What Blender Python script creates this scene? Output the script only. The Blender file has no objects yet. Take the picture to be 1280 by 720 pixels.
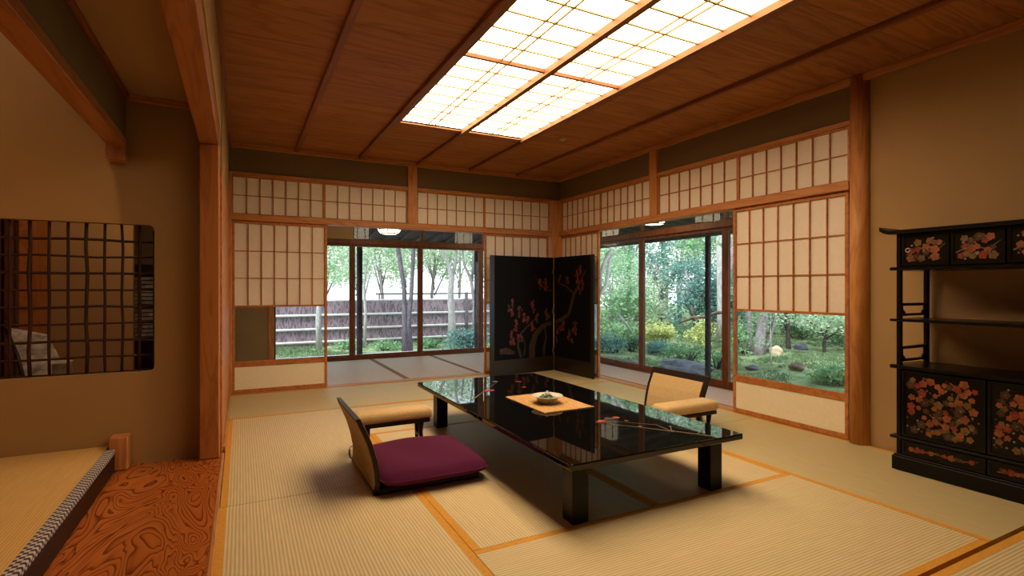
import bpy, bmesh, math, random
import numpy as np
from mathutils import Vector, Matrix
R = math.radians
rnd = random.Random(7)
sc = bpy.context.scene
col = sc.collection

# ------------------------------------------------------------------ camera
F_PX, YAW, EYE = 656.0, R(27.3), 1.15
cd = bpy.data.cameras.new('camera'); cam = bpy.data.objects.new('camera', cd); col.objects.link(cam)
cd.sensor_width = 36; cd.lens = F_PX / 1280 * 36
cam.location = (0, 0, EYE); cam.rotation_euler = (R(90), 0, -YAW)
cd.clip_start = .02; cd.clip_end = 200
sc.camera = cam
FW = Vector((math.sin(YAW), math.cos(YAW), 0)); RT = Vector((math.cos(YAW), -math.sin(YAW), 0)); UP = Vector((0, 0, 1))
CP = Vector((0, 0, EYE))
def ray(x, y): return FW + (x - 640) / F_PX * RT + (360 - y) / F_PX * UP
def onz(x, y, z=0): d = ray(x, y); return CP + d * ((z - EYE) / d.z)
def onx(x, y, X): d = ray(x, y); return CP + d * (X / d.x)
def ony(x, y, Y): d = ray(x, y); return CP + d * (Y / d.y)

# ------------------------------------------------------------------ materials
def new_mat(name):
    m = bpy.data.materials.new(name); m.use_nodes = True
    nt = m.node_tree; nt.nodes.clear()
    out = nt.nodes.new('ShaderNodeOutputMaterial')
    return m, nt, out
def N(nt, typ, **kw):
    n = nt.nodes.new(typ)
    for k, v in kw.items():
        if k in n.inputs: n.inputs[k].default_value = v
        else: setattr(n, k, v)
    return n
def bsdf(nt, out, color=None, rough=.5, spec=.5, coat=0):
    b = nt.nodes.new('ShaderNodeBsdfPrincipled')
    if color is not None: b.inputs['Base Color'].default_value = (*color, 1)
    b.inputs['Roughness'].default_value = rough
    b.inputs['Specular IOR Level'].default_value = spec
    if coat: b.inputs['Coat Weight'].default_value = coat; b.inputs['Coat Roughness'].default_value = .03
    nt.links.new(b.outputs[0], out.inputs[0])
    return b
def mapped(nt, scale=(1, 1, 1), coord='Object', rot=(0, 0, 0)):
    t = nt.nodes.new('ShaderNodeTexCoord'); mp = nt.nodes.new('ShaderNodeMapping')
    mp.inputs['Scale'].default_value = scale; mp.inputs['Rotation'].default_value = rot
    nt.links.new(t.outputs[coord], mp.inputs[0]); return mp
def ramp(nt, src, stops):
    r = nt.nodes.new('ShaderNodeValToRGB'); e = r.color_ramp.elements
    while len(e) < len(stops): e.new(.5)
    for k, (p, c) in enumerate(stops): e[k].position = p; e[k].color = (*c, 1)
    nt.links.new(src, r.inputs[0]); return r
def bump(nt, b, src, strength=.2, dist=.01):
    bp = nt.nodes.new('ShaderNodeBump'); bp.inputs['Strength'].default_value = strength; bp.inputs['Distance'].default_value = dist
    nt.links.new(src, bp.inputs['Height']); nt.links.new(bp.outputs[0], b.inputs['Normal'])

def plain(name, c, rough=.5, spec=.5, coat=0, var=.12, vscale=6):
    m, nt, out = new_mat(name); b = bsdf(nt, out, c, rough, spec, coat)
    mp = mapped(nt); n = N(nt, 'ShaderNodeTexNoise', Scale=vscale, Detail=4.0); nt.links.new(mp.outputs[0], n.inputs[0])
    lo = tuple(max(0, x * (1 - var)) for x in c); hi = tuple(min(1, x * (1 + var)) for x in c)
    r = ramp(nt, n.outputs[0], [(.3, lo), (.7, hi)]); nt.links.new(r.outputs[0], b.inputs['Base Color'])
    return m
def wood(name, c1, c2, scale=(3, 3, 3), rough=.5, spec=.3, detail=6, dist=.6, lines=18.0, axis=(1, 1, 1), plank=None):
    """grain: a noise squeezed along the board, plus thin growth lines"""
    m, nt, out = new_mat(name); b = bsdf(nt, out, c1, rough, spec)
    mp = mapped(nt, axis)
    n = N(nt, 'ShaderNodeTexNoise', Scale=scale[0], Detail=float(detail), Distortion=dist); nt.links.new(mp.outputs[0], n.inputs[0])
    mu = N(nt, 'ShaderNodeMath', operation='MULTIPLY'); mu.inputs[1].default_value = lines; nt.links.new(n.outputs[0], mu.inputs[0])
    fr = N(nt, 'ShaderNodeMath', operation='PINGPONG'); fr.inputs[1].default_value = 1; nt.links.new(mu.outputs[0], fr.inputs[0])
    mid = tuple((a + d) / 2 for a, d in zip(c1, c2))
    r = ramp(nt, fr.outputs[0], [(0, c2), (.35, mid), (.75, c1)])
    src = r.outputs[0]
    if plank:
        ax, w, dark = plank
        t = N(nt, 'ShaderNodeTexCoord'); s = N(nt, 'ShaderNodeSeparateXYZ'); nt.links.new(t.outputs['Object'], s.inputs[0])
        dv = N(nt, 'ShaderNodeMath', operation='DIVIDE'); dv.inputs[1].default_value = w; nt.links.new(s.outputs[ax], dv.inputs[0])
        fl = N(nt, 'ShaderNodeMath', operation='FLOOR'); nt.links.new(dv.outputs[0], fl.inputs[0])
        wn = N(nt, 'ShaderNodeTexWhiteNoise', noise_dimensions='1D'); nt.links.new(fl.outputs[0], wn.inputs['W'])
        fc = N(nt, 'ShaderNodeMath', operation='FRACT'); nt.links.new(dv.outputs[0], fc.inputs[0])
        ln = ramp(nt, fc.outputs[0], [(0, (dark,) * 3), (.02, (1, 1, 1)), (1, (1, 1, 1))])
        tone = ramp(nt, wn.outputs[0], [(0, (.80,) * 3), (1, (1.0,) * 3)])
        for k in (ln, tone):
            mx = N(nt, 'ShaderNodeMix', data_type='RGBA', blend_type='MULTIPLY'); mx.inputs['Factor'].default_value = 1
            nt.links.new(src, mx.inputs['A']); nt.links.new(k.outputs[0], mx.inputs['B']); src = mx.outputs['Result']
    nt.links.new(src, b.inputs['Base Color'])
    return m

M = {}
M['post'] = wood('cedar_post_wood', (.66, .29, .095), (.52, .20, .058), (2.2,), .45, .3, 5, .8, 14, (3, 3, .35))
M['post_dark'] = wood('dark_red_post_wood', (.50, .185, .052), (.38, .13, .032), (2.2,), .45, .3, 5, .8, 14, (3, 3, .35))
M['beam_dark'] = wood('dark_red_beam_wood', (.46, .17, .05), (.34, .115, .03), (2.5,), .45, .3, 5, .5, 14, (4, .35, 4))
M['trim_x'] = wood('cedar_rail_wood_x', (.60, .25, .078), (.46, .17, .05), (2.5,), .45, .3, 5, .5, 14, (.35, 4, 4))
M['trim_y'] = wood('cedar_rail_wood_y', (.60, .25, .078), (.46, .17, .05), (2.5,), .45, .3, 5, .5, 14, (4, .35, 4))
M['frame'] = wood('shoji_frame_wood', (.54, .20, .055), (.41, .135, .037), (3,), .45, .3, 4, .5, 12, (2, 2, 2))
M['dark_frame'] = wood('window_frame_wood', (.20, .065, .022), (.13, .04, .014), (3,), .5, .3, 4, .5, 12, (2, 2, .5))
M['ceil'] = wood('ceiling_board_wood', (.47, .188, .058), (.35, .128, .036), (1.5,), .6, .2, 7, .9, 12, (.5, 4.5, 4), (1, .455, .35))
M['batten'] = wood('ceiling_batten_wood', (.30, .10, .032), (.22, .07, .022), (2.5,), .5, .3, 5, .5, 14, (4, .35, 4))
M['lamp_wood'] = plain('lamp_lattice_wood', (.45, .33, .20), .6, .2)
M['lamp_strip'] = plain('lamp_frame_wood', (.26, .12, .045), .5, .3)

def alcove_floor():
    m, nt, out = new_mat('bold_grain_floor_wood'); b = bsdf(nt, out, rough=.22, spec=.5)
    mp = mapped(nt, (2.4, .75, 1), rot=(0, 0, R(10)))
    n = N(nt, 'ShaderNodeTexNoise', Scale=1.25, Detail=2.5, Roughness=.5, Distortion=1.3); nt.links.new(mp.outputs[0], n.inputs[0])
    mu = N(nt, 'ShaderNodeMath', operation='MULTIPLY'); mu.inputs[1].default_value = 27; nt.links.new(n.outputs[0], mu.inputs[0])
    fr = N(nt, 'ShaderNodeMath', operation='FRACT'); nt.links.new(mu.outputs[0], fr.inputs[0])
    r = ramp(nt, fr.outputs[0], [(0, (.52, .15, .028)), (.62, (.46, .12, .022)), (.84, (.24, .05, .011)), (.94, (.17, .034, .009)), (1, (.46, .125, .024))])
    nt.links.new(r.outputs[0], b.inputs['Base Color']); bump(nt, b, fr.outputs[0], .08, .004)
    return m
M['alcove_floor'] = alcove_floor()

def plaster(name, c):
    m, nt, out = new_mat(name); b = bsdf(nt, out, c, .95, .1)
    mp = mapped(nt); n = N(nt, 'ShaderNodeTexNoise', Scale=1.2, Detail=5.0); nt.links.new(mp.outputs[0], n.inputs[0])
    r = ramp(nt, n.outputs[0], [(.3, tuple(x * .93 for x in c)), (.7, tuple(min(1, x * 1.06) for x in c))]); nt.links.new(r.outputs[0], b.inputs['Base Color'])
    f = N(nt, 'ShaderNodeTexNoise', Scale=180.0, Detail=3.0); nt.links.new(mp.outputs[0], f.inputs[0]); bump(nt, b, f.outputs[0], .25, .002)
    return m
M['plaster'] = plaster('ochre_earth_plaster', (.43, .265, .12))
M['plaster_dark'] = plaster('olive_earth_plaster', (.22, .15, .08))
M['plaster_pale'] = plaster('pale_alcove_plaster', (.50, .30, .15))

def tatami(name, c, per=.0155, dip=.78):
    m, nt, out = new_mat(name); b = bsdf(nt, out, c, .5, .4)
    t = N(nt, 'ShaderNodeTexCoord'); s = N(nt, 'ShaderNodeSeparateXYZ'); nt.links.new(t.outputs['Object'], s.inputs[0])
    def wave(sock, period):
        k = N(nt, 'ShaderNodeMath', operation='MULTIPLY'); k.inputs[1].default_value = 2 * math.pi / period; nt.links.new(sock, k.inputs[0])
        w = N(nt, 'ShaderNodeMath', operation='SINE'); nt.links.new(k.outputs[0], w.inputs[0])
        h = N(nt, 'ShaderNodeMath', operation='MULTIPLY_ADD'); h.inputs[1].default_value = .5; h.inputs[2].default_value = .5; nt.links.new(w.outputs[0], h.inputs[0]); return h
    rib = wave(s.outputs[0], per)
    r = ramp(nt, rib.outputs[0], [(0, tuple(x * dip for x in c)), (.55, c), (1, tuple(min(1, x * 1.10) for x in c))])
    mp = mapped(nt, (60, 2, 1)); n = N(nt, 'ShaderNodeTexNoise', Scale=3.0, Detail=3.0); nt.links.new(mp.outputs[0], n.inputs[0])
    r2 = ramp(nt, n.outputs[0], [(.3, (.86,) * 3), (.7, (1,) * 3)])
    mx = N(nt, 'ShaderNodeMix', data_type='RGBA', blend_type='MULTIPLY'); mx.inputs['Factor'].default_value = 1
    nt.links.new(r.outputs[0], mx.inputs['A']); nt.links.new(r2.outputs[0], mx.inputs['B'])
    nt.links.new(mx.outputs['Result'], b.inputs['Base Color']); bump(nt, b, rib.outputs[0], .25, .003)
    return m
M['tatami'] = tatami('woven_rush_tatami', (.80, .63, .345))
M['tatami_shade'] = tatami('shade_toned_olive_tatami', (.66, .53, .27), dip=.86)  # darker olive paints in how the weave and weaker light dim these mats
M['tatami_alcove'] = tatami('golden_rush_tatami', (.80, .50, .18), .013, .86)
M['tatami_hall'] = tatami('pale_veranda_tatami', (.72, .54, .44))
M['heri'] = plain('orange_cloth_border', (.74, .36, .06), .75, .1, var=.08, vscale=60)
M['heri_hall'] = plain('brown_cloth_border', (.30, .17, .10), .75, .1, var=.08, vscale=60)

def checker(name):
    m, nt, out = new_mat(name); b = bsdf(nt, out, rough=.7, spec=.2)
    mp = mapped(nt, (1, 1, 1)); c = N(nt, 'ShaderNodeTexChecker', Scale=55.0)
    c.inputs['Color1'].default_value = (.62, .55, .52, 1); c.inputs['Color2'].default_value = (.05, .04, .07, 1)
    nt.links.new(mp.outputs[0], c.inputs[0]); nt.links.new(c.outputs[0], b.inputs['Base Color']); return m
M['checked'] = checker('crested_checked_border')
M['lacquer'] = plain('black_lacquer', (.0045, .0042, .004), .02, .68, 0, .05)
M['lacquer_soft'] = plain('satin_black_lacquer', (.005, .004, .0032), .28, .22, 0, .1)
M['black_edge'] = plain('matt_black_edge', (.006, .004, .003), .4, .25)
M['lacquer_screen'] = plain('matt_black_screen', (.0035, .003, .0028), .55, .12, 0, .1)
M['screen_edge'] = plain('brown_black_screen_border', (.022, .014, .008), .3, .35, 0, .1)
M['screen_red'] = plain('dim_red_inlay', (.13, .02, .010), .5, .3, var=.4, vscale=30)
M['screen_rose'] = plain('dim_rose_inlay', (.17, .03, .018), .5, .3, var=.4, vscale=30)
M['screen_bark'] = plain('dim_brown_inlay', (.04, .022, .013), .5, .3, var=.4, vscale=20)
M['black_wood'] = plain('dark_stained_wood', (.018, .008, .005), .38, .3)
M['gold'] = plain('gold_inlay', (.16, .085, .022), .4, .4, var=.4, vscale=25)
M['red'] = plain('red_inlay', (.22, .03, .012), .45, .4, var=.35, vscale=30)
M['orange'] = plain('orange_inlay', (.26, .072, .022), .45, .4, var=.35, vscale=30)
M['pinkred'] = plain('rose_inlay', (.42, .06, .045), .45, .4, var=.35, vscale=30)
M['bark_inlay'] = plain('brown_inlay', (.065, .032, .015), .5, .3, var=.4, vscale=20)
M['silver'] = plain('silver_inlay', (.20, .19, .16), .4, .4)

def fabric(name, c, scale=120.0, var=.25, rough=.9):
    m, nt, out = new_mat(name); b = bsdf(nt, out, c, rough, .15)
    b.inputs['Sheen Weight'].default_value = .15
    mp = mapped(nt); v = N(nt, 'ShaderNodeTexVoronoi', Scale=scale); nt.links.new(mp.outputs[0], v.inputs[0])
    r = ramp(nt, v.outputs['Distance'], [(0, tuple(x * (1 - var) for x in c)), (.6, c)]); nt.links.new(r.outputs[0], b.inputs['Base Color'])
    bump(nt, b, v.outputs['Distance'], .3, .002); return m
M['uphol'] = fabric('beige_upholstery', (.72, .50, .24), 110)
M['uphol_back'] = fabric('beige_back_cloth', (.52, .34, .15), 150)
M['purple'] = fabric('purple_cushion_cloth', (.100, .0068, .048), 300, .2, .8)
M['purple'].node_tree.nodes['Principled BSDF'].inputs['Sheen Weight'].default_value = .03

def paper(name, c, tr=.25):
    m, nt, out = new_mat(name)
    d = N(nt, 'ShaderNodeBsdfDiffuse'); d.inputs[0].default_value = (*c, 1)
    t = N(nt, 'ShaderNodeBsdfTranslucent'); t.inputs[0].default_value = (*c, 1)
    mp = mapped(nt); n = N(nt, 'ShaderNodeTexNoise', Scale=40.0, Detail=4.0); nt.links.new(mp.outputs[0], n.inputs[0])
    r = ramp(nt, n.outputs[0], [(.3, tuple(x * .95 for x in c)), (.7, c)])
    nt.links.new(r.outputs[0], d.inputs[0]); nt.links.new(r.outputs[0], t.inputs[0])
    mx = N(nt, 'ShaderNodeMixShader'); mx.inputs[0].default_value = tr
    nt.links.new(d.outputs[0], mx.inputs[1]); nt.links.new(t.outputs[0], mx.inputs[2]); nt.links.new(mx.outputs[0], out.inputs[0]); return m
M['paper'] = paper('shoji_paper', (.95, .84, .70), .04)
M['board_paper'] = paper('shoji_lower_panel_paper', (.96, .84, .60), 0)

def glass():
    m, nt, out = new_mat('window_glass')
    t = N(nt, 'ShaderNodeBsdfTransparent'); t.inputs[0].default_value = (.95, .97, .97, 1)
    g = N(nt, 'ShaderNodeBsdfGlossy'); g.inputs['Roughness'].default_value = .0
    lw = N(nt, 'ShaderNodeFresnel', IOR=1.5)
    ge = N(nt, 'ShaderNodeNewGeometry'); iv = N(nt, 'ShaderNodeMath', operation='SUBTRACT'); iv.inputs[0].default_value = 1.0; nt.links.new(ge.outputs['Backfacing'], iv.inputs[1])
    fm = N(nt, 'ShaderNodeMath', operation='MULTIPLY'); nt.links.new(lw.outputs[0], fm.inputs[0]); nt.links.new(iv.outputs[0], fm.inputs[1])
    mx = N(nt, 'ShaderNodeMixShader'); nt.links.new(fm.outputs[0], mx.inputs[0])
    nt.links.new(t.outputs[0], mx.inputs[1]); nt.links.new(g.outputs[0], mx.inputs[2]); nt.links.new(mx.outputs[0], out.inputs[0]); return m
M['glass'] = glass()
def glow(name, c, s):
    m, nt, out = new_mat(name); e = N(nt, 'ShaderNodeEmission'); e.inputs[0].default_value = (*c, 1); e.inputs[1].default_value = s
    nt.links.new(e.outputs[0], out.inputs[0]); return m
M['lamp'] = glow('lit_lamp_paper', (1, .74, .46), 8.5)
M['lantern'] = glow('lit_lantern_glass', (1, .80, .52), 6.0)
M['tube'] = glow('lit_tube', (1, .66, .32), 60)

def leaf(name, c, var=.5, tr=.35):
    m, nt, out = new_mat(name)
    d = N(nt, 'ShaderNodeBsdfDiffuse'); t = N(nt, 'ShaderNodeBsdfTranslucent')
    mp = mapped(nt); n = N(nt, 'ShaderNodeTexNoise', Scale=7.0, Detail=4.0); nt.links.new(mp.outputs[0], n.inputs[0])
    r = ramp(nt, n.outputs[0], [(.25, tuple(x * (1 - var) for x in c)), (.5, c), (.75, tuple(min(1, x * (1 + var)) for x in c))])
    nt.links.new(r.outputs[0], d.inputs[0]); nt.links.new(r.outputs[0], t.inputs[0])
    mx = N(nt, 'ShaderNodeMixShader'); mx.inputs[0].default_value = tr
    nt.links.new(d.outputs[0], mx.inputs[1]); nt.links.new(t.outputs[0], mx.inputs[2]); nt.links.new(mx.outputs[0], out.inputs[0]); return m
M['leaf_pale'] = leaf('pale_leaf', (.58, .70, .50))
M['leaf_mid'] = leaf('green_leaf', (.28, .47, .25), .7)
M['leaf_blue'] = leaf('bluish_leaf', (.18, .34, .30))
M['leaf_yellow'] = leaf('yellow_green_leaf', (.66, .70, .30), .35)
M['grass_leaf'] = leaf('grass_blade', (.20, .28, .15), .6)
M['leaf_dark'] = leaf('dark_leaf', (.12, .24, .13))
M['bark'] = wood('grey_bark', (.36, .31, .33), (.22, .18, .19), (6,), .9, .1, 8, 1.5, 8, (2, 2, .6))
M['bark_dim'] = wood('dim_bark', (.22, .19, .22), (.12, .10, .12), (6,), .9, .1, 8, 1.5, 8, (2, 2, .6))
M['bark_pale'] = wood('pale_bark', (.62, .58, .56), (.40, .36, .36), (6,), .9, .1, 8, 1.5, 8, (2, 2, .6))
M['bark_dark'] = wood('dark_bark', (.13, .10, .11), (.06, .05, .055), (6,), .9, .1, 8, 1.5, 8, (2, 2, .6))
M['bark_white'] = wood('white_bark', (.86, .83, .80), (.60, .56, .54), (6,), .9, .1, 8, 1.5, 8, (2, 2, .6))
M['brush'] = wood('brushwood', (.36, .27, .31), (.14, .09, .12), (9,), .95, .05, 10, .6, 10, (1.2, 1.2, .3))
M['bamboo'] = plain('weathered_bamboo', (.66, .63, .62), .6, .3)
M['rock'] = plain('grey_garden_rock', (.14, .15, .18), .9, .2, var=.5, vscale=5)
M['rock_brown'] = plain('brown_garden_rock', (.20, .14, .11), .9, .2, var=.5, vscale=5)
M['stone_pale'] = plain('pale_round_stone', (.72, .52, .36), .8, .2, var=.2, vscale=5)
M['metal'] = plain('dark_metal', (.10, .08, .06), .4, .6)
M['reed'] = plain('dark_red_reed', (.045, .016, .009), .6, .3)
M['steel'] = plain('pale_metal', (.5, .45, .38), .3, .6)
M['ceramic'] = plain('speckled_grey_ceramic', (.40, .36, .28), .35, .5, var=.5, vscale=60)
M['ceramic_white'] = plain('white_glazed_ceramic', (.74, .72, .64), .2, .5, var=.2, vscale=40)
M['green_glaze'] = plain('green_glaze', (.05, .13, .09), .15, .6, var=.5, vscale=50)
M['straw'] = wood('woven_straw', (.66, .40, .17), (.42, .22, .075), (7,), .8, .1, 6, .3, 12, (8, .5, 1))
M['grey_cloth'] = plain('grey_painted_cloth', (.42, .38, .36), .8, .1, var=.6, vscale=14)
M['soffit'] = wood('weathered_eave_wood', (.16, .13, .12), (.10, .08, .075), (4,), .8, .1, 5, .5, 10, (2, 2, 2))

def moss():
    m, nt, out = new_mat('mossy_ground'); b = bsdf(nt, out, rough=1, spec=.05)
    mp = mapped(nt); n = N(nt, 'ShaderNodeTexNoise', Scale=1.7, Detail=10.0, Roughness=.75); nt.links.new(mp.outputs[0], n.inputs[0])
    r = ramp(nt, n.outputs[0], [(.32, (.08, .11, .06)), (.45, (.20, .26, .12)), (.55, (.30, .36, .19)), (.66, (.38, .36, .34))])
    nt.links.new(r.outputs[0], b.inputs['Base Color']); f = N(nt, 'ShaderNodeTexNoise', Scale=40.0, Detail=4.0); nt.links.new(mp.outputs[0], f.inputs[0]); bump(nt, b, f.outputs[0], .8, .03)
    return m
M['moss'] = moss()
def gravel():
    m, nt, out = new_mat('grey_gravel'); b = bsdf(nt, out, rough=1, spec=.1)
    mp = mapped(nt); n = N(nt, 'ShaderNodeTexVoronoi', Scale=28.0); nt.links.new(mp.outputs[0], n.inputs[0])
    r = ramp(nt, n.outputs['Distance'], [(0, (.60, .58, .62)), (.6, (.36, .34, .38))]); nt.links.new(r.outputs[0], b.inputs['Base Color']); bump(nt, b, n.outputs['Distance'], .6, .02); return m
M['gravel'] = gravel()

# ------------------------------------------------------------------ mesh builder
class MB:
    def __init__(s): s.v = []; s.f = []; s.mi = []; s.mats = []; s.sm = []
    def _m(s, m):
        if m is None: m = s.mats[0] if s.mats else None
        if m not in s.mats: s.mats.append(m)
        return s.mats.index(m)
    def add(s, vs, fs, m=None, smooth=False):
        o = len(s.v); s.v += [tuple(p) for p in vs]; k = s._m(m) if m is not None else 0
        for f in fs: s.f.append(tuple(i + o for i in f)); s.mi.append(k); s.sm.append(smooth)
        return s
    def from_bm(s, bm, m=None, smooth=False, mat=None):
        if mat is not None: bm.transform(mat)
        bm.verts.index_update()
        s.add([v.co for v in bm.verts], [[v.index for v in f.verts] for f in bm.faces], m, smooth); bm.free(); return s
    def box(s, x0, x1, y0, y1, z0, z1, m=None, bev=0, seg=2):
        x0, x1 = sorted((x0, x1)); y0, y1 = sorted((y0, y1)); z0, z1 = sorted((z0, z1))
        if bev:
            bm = bmesh.new(); bmesh.ops.create_cube(bm, size=1)
            bm.transform(Matrix.Translation(((x0 + x1) / 2, (y0 + y1) / 2, (z0 + z1) / 2)) @ Matrix.Diagonal((x1 - x0, y1 - y0, z1 - z0, 1)))
            bmesh.ops.bevel(bm, geom=bm.edges[:], offset=bev, segments=seg, affect='EDGES', profile=.5)
            return s.from_bm(bm, m)
        vs = [(x, y, z) for z in (z0, z1) for y in (y0, y1) for x in (x0, x1)]
        return s.add(vs, [(0, 2, 3, 1), (4, 5, 7, 6), (0, 1, 5, 4), (2, 6, 7, 3), (0, 4, 6, 2), (1, 3, 7, 5)], m)
    def tube(s, pts, rad, n=8, m=None, smooth=True, cap=True, flat=1.0):
        pts = [Vector(p) for p in pts]; rad = rad if isinstance(rad, (list, tuple)) else [rad] * len(pts)
        vs = []; fs = []
        for i, p in enumerate(pts):
            d = (pts[min(i + 1, len(pts) - 1)] - pts[max(i - 1, 0)]).normalized()
            a = d.cross(Vector((0, 0, 1)) if abs(d.z) < .9 else Vector((1, 0, 0))).normalized(); b = d.cross(a)
            for k in range(n):
                t = 2 * math.pi * k / n; vs.append(p + (a * math.cos(t) + b * math.sin(t) * flat) * rad[i])
        for i in range(len(pts) - 1):
            for k in range(n):
                q = (k + 1) % n; fs.append((i * n + k, i * n + q, (i + 1) * n + q, (i + 1) * n + k))
        if cap: fs.append(tuple(reversed(range(n)))); fs.append(tuple((len(pts) - 1) * n + k for k in range(n)))
        return s.add(vs, fs, m, smooth)
    def lathe(s, prof, c=(0, 0, 0), n=24, m=None, smooth=True):
        vs = []; fs = []
        for r, z in prof:
            for k in range(n):
                t = 2 * math.pi * k / n; vs.append((c[0] + r * math.cos(t), c[1] + r * math.sin(t), c[2] + z))
        for i in range(len(prof) - 1):
            for k in range(n):
                q = (k + 1) % n; fs.append((i * n + k, i * n + q, (i + 1) * n + q, (i + 1) * n + k))
        return s.add(vs, fs, m, smooth)
    def build(s, name, mat=None, parent=None, world=True):
        me = bpy.data.meshes.new(name)
        off = parent_loc(parent) if (parent and world) else Vector((0, 0, 0))
        me.from_pydata([Vector(p) - off for p in s.v], [], s.f)
        mats = s.mats if s.mats and s.mats[0] is not None else []
        if mat is not None and not mats: mats = [mat]
        for k in mats: me.materials.append(k)
        me.polygons.foreach_set('material_index', s.mi); me.polygons.foreach_set('use_smooth', s.sm)
        me.update()
        o = bpy.data.objects.new(name, me); col.objects.link(o)
        if parent: o.parent = parent
        return o
def parent_loc(p):
    v = Vector((0, 0, 0))
    while p: v += p.location; p = p.parent
    return v
def thing(name, label, cat, loc=(0, 0, 0), rz=0, group=None):
    o = bpy.data.objects.new(name, None); col.objects.link(o); o.empty_display_size = .1
    o.location = loc; o.rotation_euler = (0, 0, rz); tag(o, label, cat, group); return o
def tag(o, label, cat, group=None, kind=None):
    o['label'] = label; o['category'] = cat
    if group: o['group'] = group
    if kind: o['kind'] = kind
    return o
def struct(name, mb, mat=None, label=None):
    o = mb.build(name, mat); o['kind'] = 'structure'
    if label: o['label'] = label
    return o
def copy_tree(o, parent=None):
    c = o.copy(); col.objects.link(c)
    if parent: c.parent = parent
    for ch in list(o.children): copy_tree(ch, c)
    return c
_trim = [0]
def trim(mb, mat, label=None):
    _trim[0] += 1; return struct('trim_%d' % _trim[0], mb, mat, label)
def T(x0, x1, y0, y1, z0, z1, mat, label=None, bev=.004): return trim(MB().box(x0, x1, y0, y1, z0, z1, None, bev, 1), mat, label)

# ------------------------------------------------------------------ room layout (metres)
XL, XR, YF, YB = -.12, 4.08, 6.43, -1.3          # tatami room
CE = 2.72                                         # ceiling
KB, KT, TT = 1.885, 1.95, 2.37                    # head rail bottom / top, transom top
GX, GY = 5.0, 8.7                                 # glass lines of the veranda
GZ = -.45                                         # garden level

# floor slab, walls, ceiling
struct('floor', MB().box(-2.4, 5.12, YB, 8.82, -.2, -.055), M['soffit'])
struct('floor_alcove', MB().box(-2.3, XL, YB, 4.17, -.055, 0.0), M['alcove_floor'])
struct('wall_back', MB().box(-2.4, 5.1, YB - .1, YB, -.05, CE), M['plaster'])
struct('wall_alcove_side', MB().box(-2.4, -2.3, YB, 8.8, -.05, CE), M['plaster'])
# right wall: plaster in front of the round post, small wall above the transoms
struct('wall_right', MB().box(XR + .01, XR + .11, YB, 2.28, -.05, CE), M['plaster'])
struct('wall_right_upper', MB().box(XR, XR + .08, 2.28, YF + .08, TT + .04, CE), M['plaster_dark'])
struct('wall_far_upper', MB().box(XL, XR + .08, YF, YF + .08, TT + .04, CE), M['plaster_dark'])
# the wall with the lattice window, left of the near post
wl = MB()
wx0, wx1, wz0, wz1 = -1.75, -.51, .60, 1.566
Y0, Y1 = 4.17, 4.25
wl.box(-2.3, wx0, Y0, Y1, -.05, 2.96); wl.box(wx1, -.13, Y0, Y1, -.05, 2.96); wl.box(wx0, wx1, Y0, Y1, -.05, wz0); wl.box(wx0, wx1, Y0, Y1, wz1, 2.96)
def fillet(mb, cx, cz, sx, sz, r, n=6):
    arc = [(cx + sx * (-r + r * math.sin(k * math.pi / 2 / n)), cz + sz * (-r + r * math.cos(k * math.pi / 2 / n))) for k in range(n + 1)]
    loop = [(cx, cz)] + arc
    vs = [(x, Y0, z) for x, z in loop] + [(x, Y1, z) for x, z in loop]; L = len(loop)
    fs = [tuple(range(L)), tuple(reversed(range(L, 2 * L)))] + [(k, (k + 1) % L, (k + 1) % L + L, k + L) for k in range(L)]
    mb.add(vs, fs)
for zz, sz in ((wz0, -1), (wz1, 1)):
    fillet(wl, wx1, zz, 1, sz, .035); fillet(wl, wx0, zz, -1, sz, .035)
struct('wall_left', wl, M['plaster'])
# return wall between near post and far wall
struct('wall_left_return', MB().box(-.24, XL, 4.25, YF, -.05, CE), M['plaster'])

T(-.14, XL + .003, 4.178, YF - .05, 0, 2.0, M['frame'], 'wooden lining of the wall beside the alcove post')
# ceiling boards with the lamp opening
LX0, LX1, LXM, LY0, LY1 = 1.285, 2.655, 1.97, 1.67, 4.87
cb = MB()
for (a, b, c, d) in ((XL, LX0, YB, YF), (LX1, XR + .05, YB, YF), (LX0, LX1, LY1, YF), (LX0, LX1, YB, LY0)): cb.box(a, b, c, d, CE, CE + .03)
struct('ceiling', cb, M['ceil'])
for x in (.56, 1.265, 1.97, 2.675, 3.38):
    w = .022 if x != 1.97 else .02
    if x == 1.97:
        T(x - w, x + w, LY1 + .02, YF, CE - .035, CE + .001, M['batten']); T(x - w, x + w, YB, LY0 - .02, CE - .035, CE + .001, M['batten'])
    else:
        T(x - w, x + w, YB, YF, CE - .035, CE + .001, M['batten'])
T(XL, XR, YF - .045, YF, CE - .05, CE, M['trim_x']); T(XR - .045, XR, YB, YF, CE - .05, CE, M['trim_y'])
T(XL - .01, XL + .03, YB, YF, CE - .05, CE, M['batten'])
struct('roof', MB().box(-2.6, 5.3, YB - .2, 8.9, CE + .25, CE + .35), M['soffit'])

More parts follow.
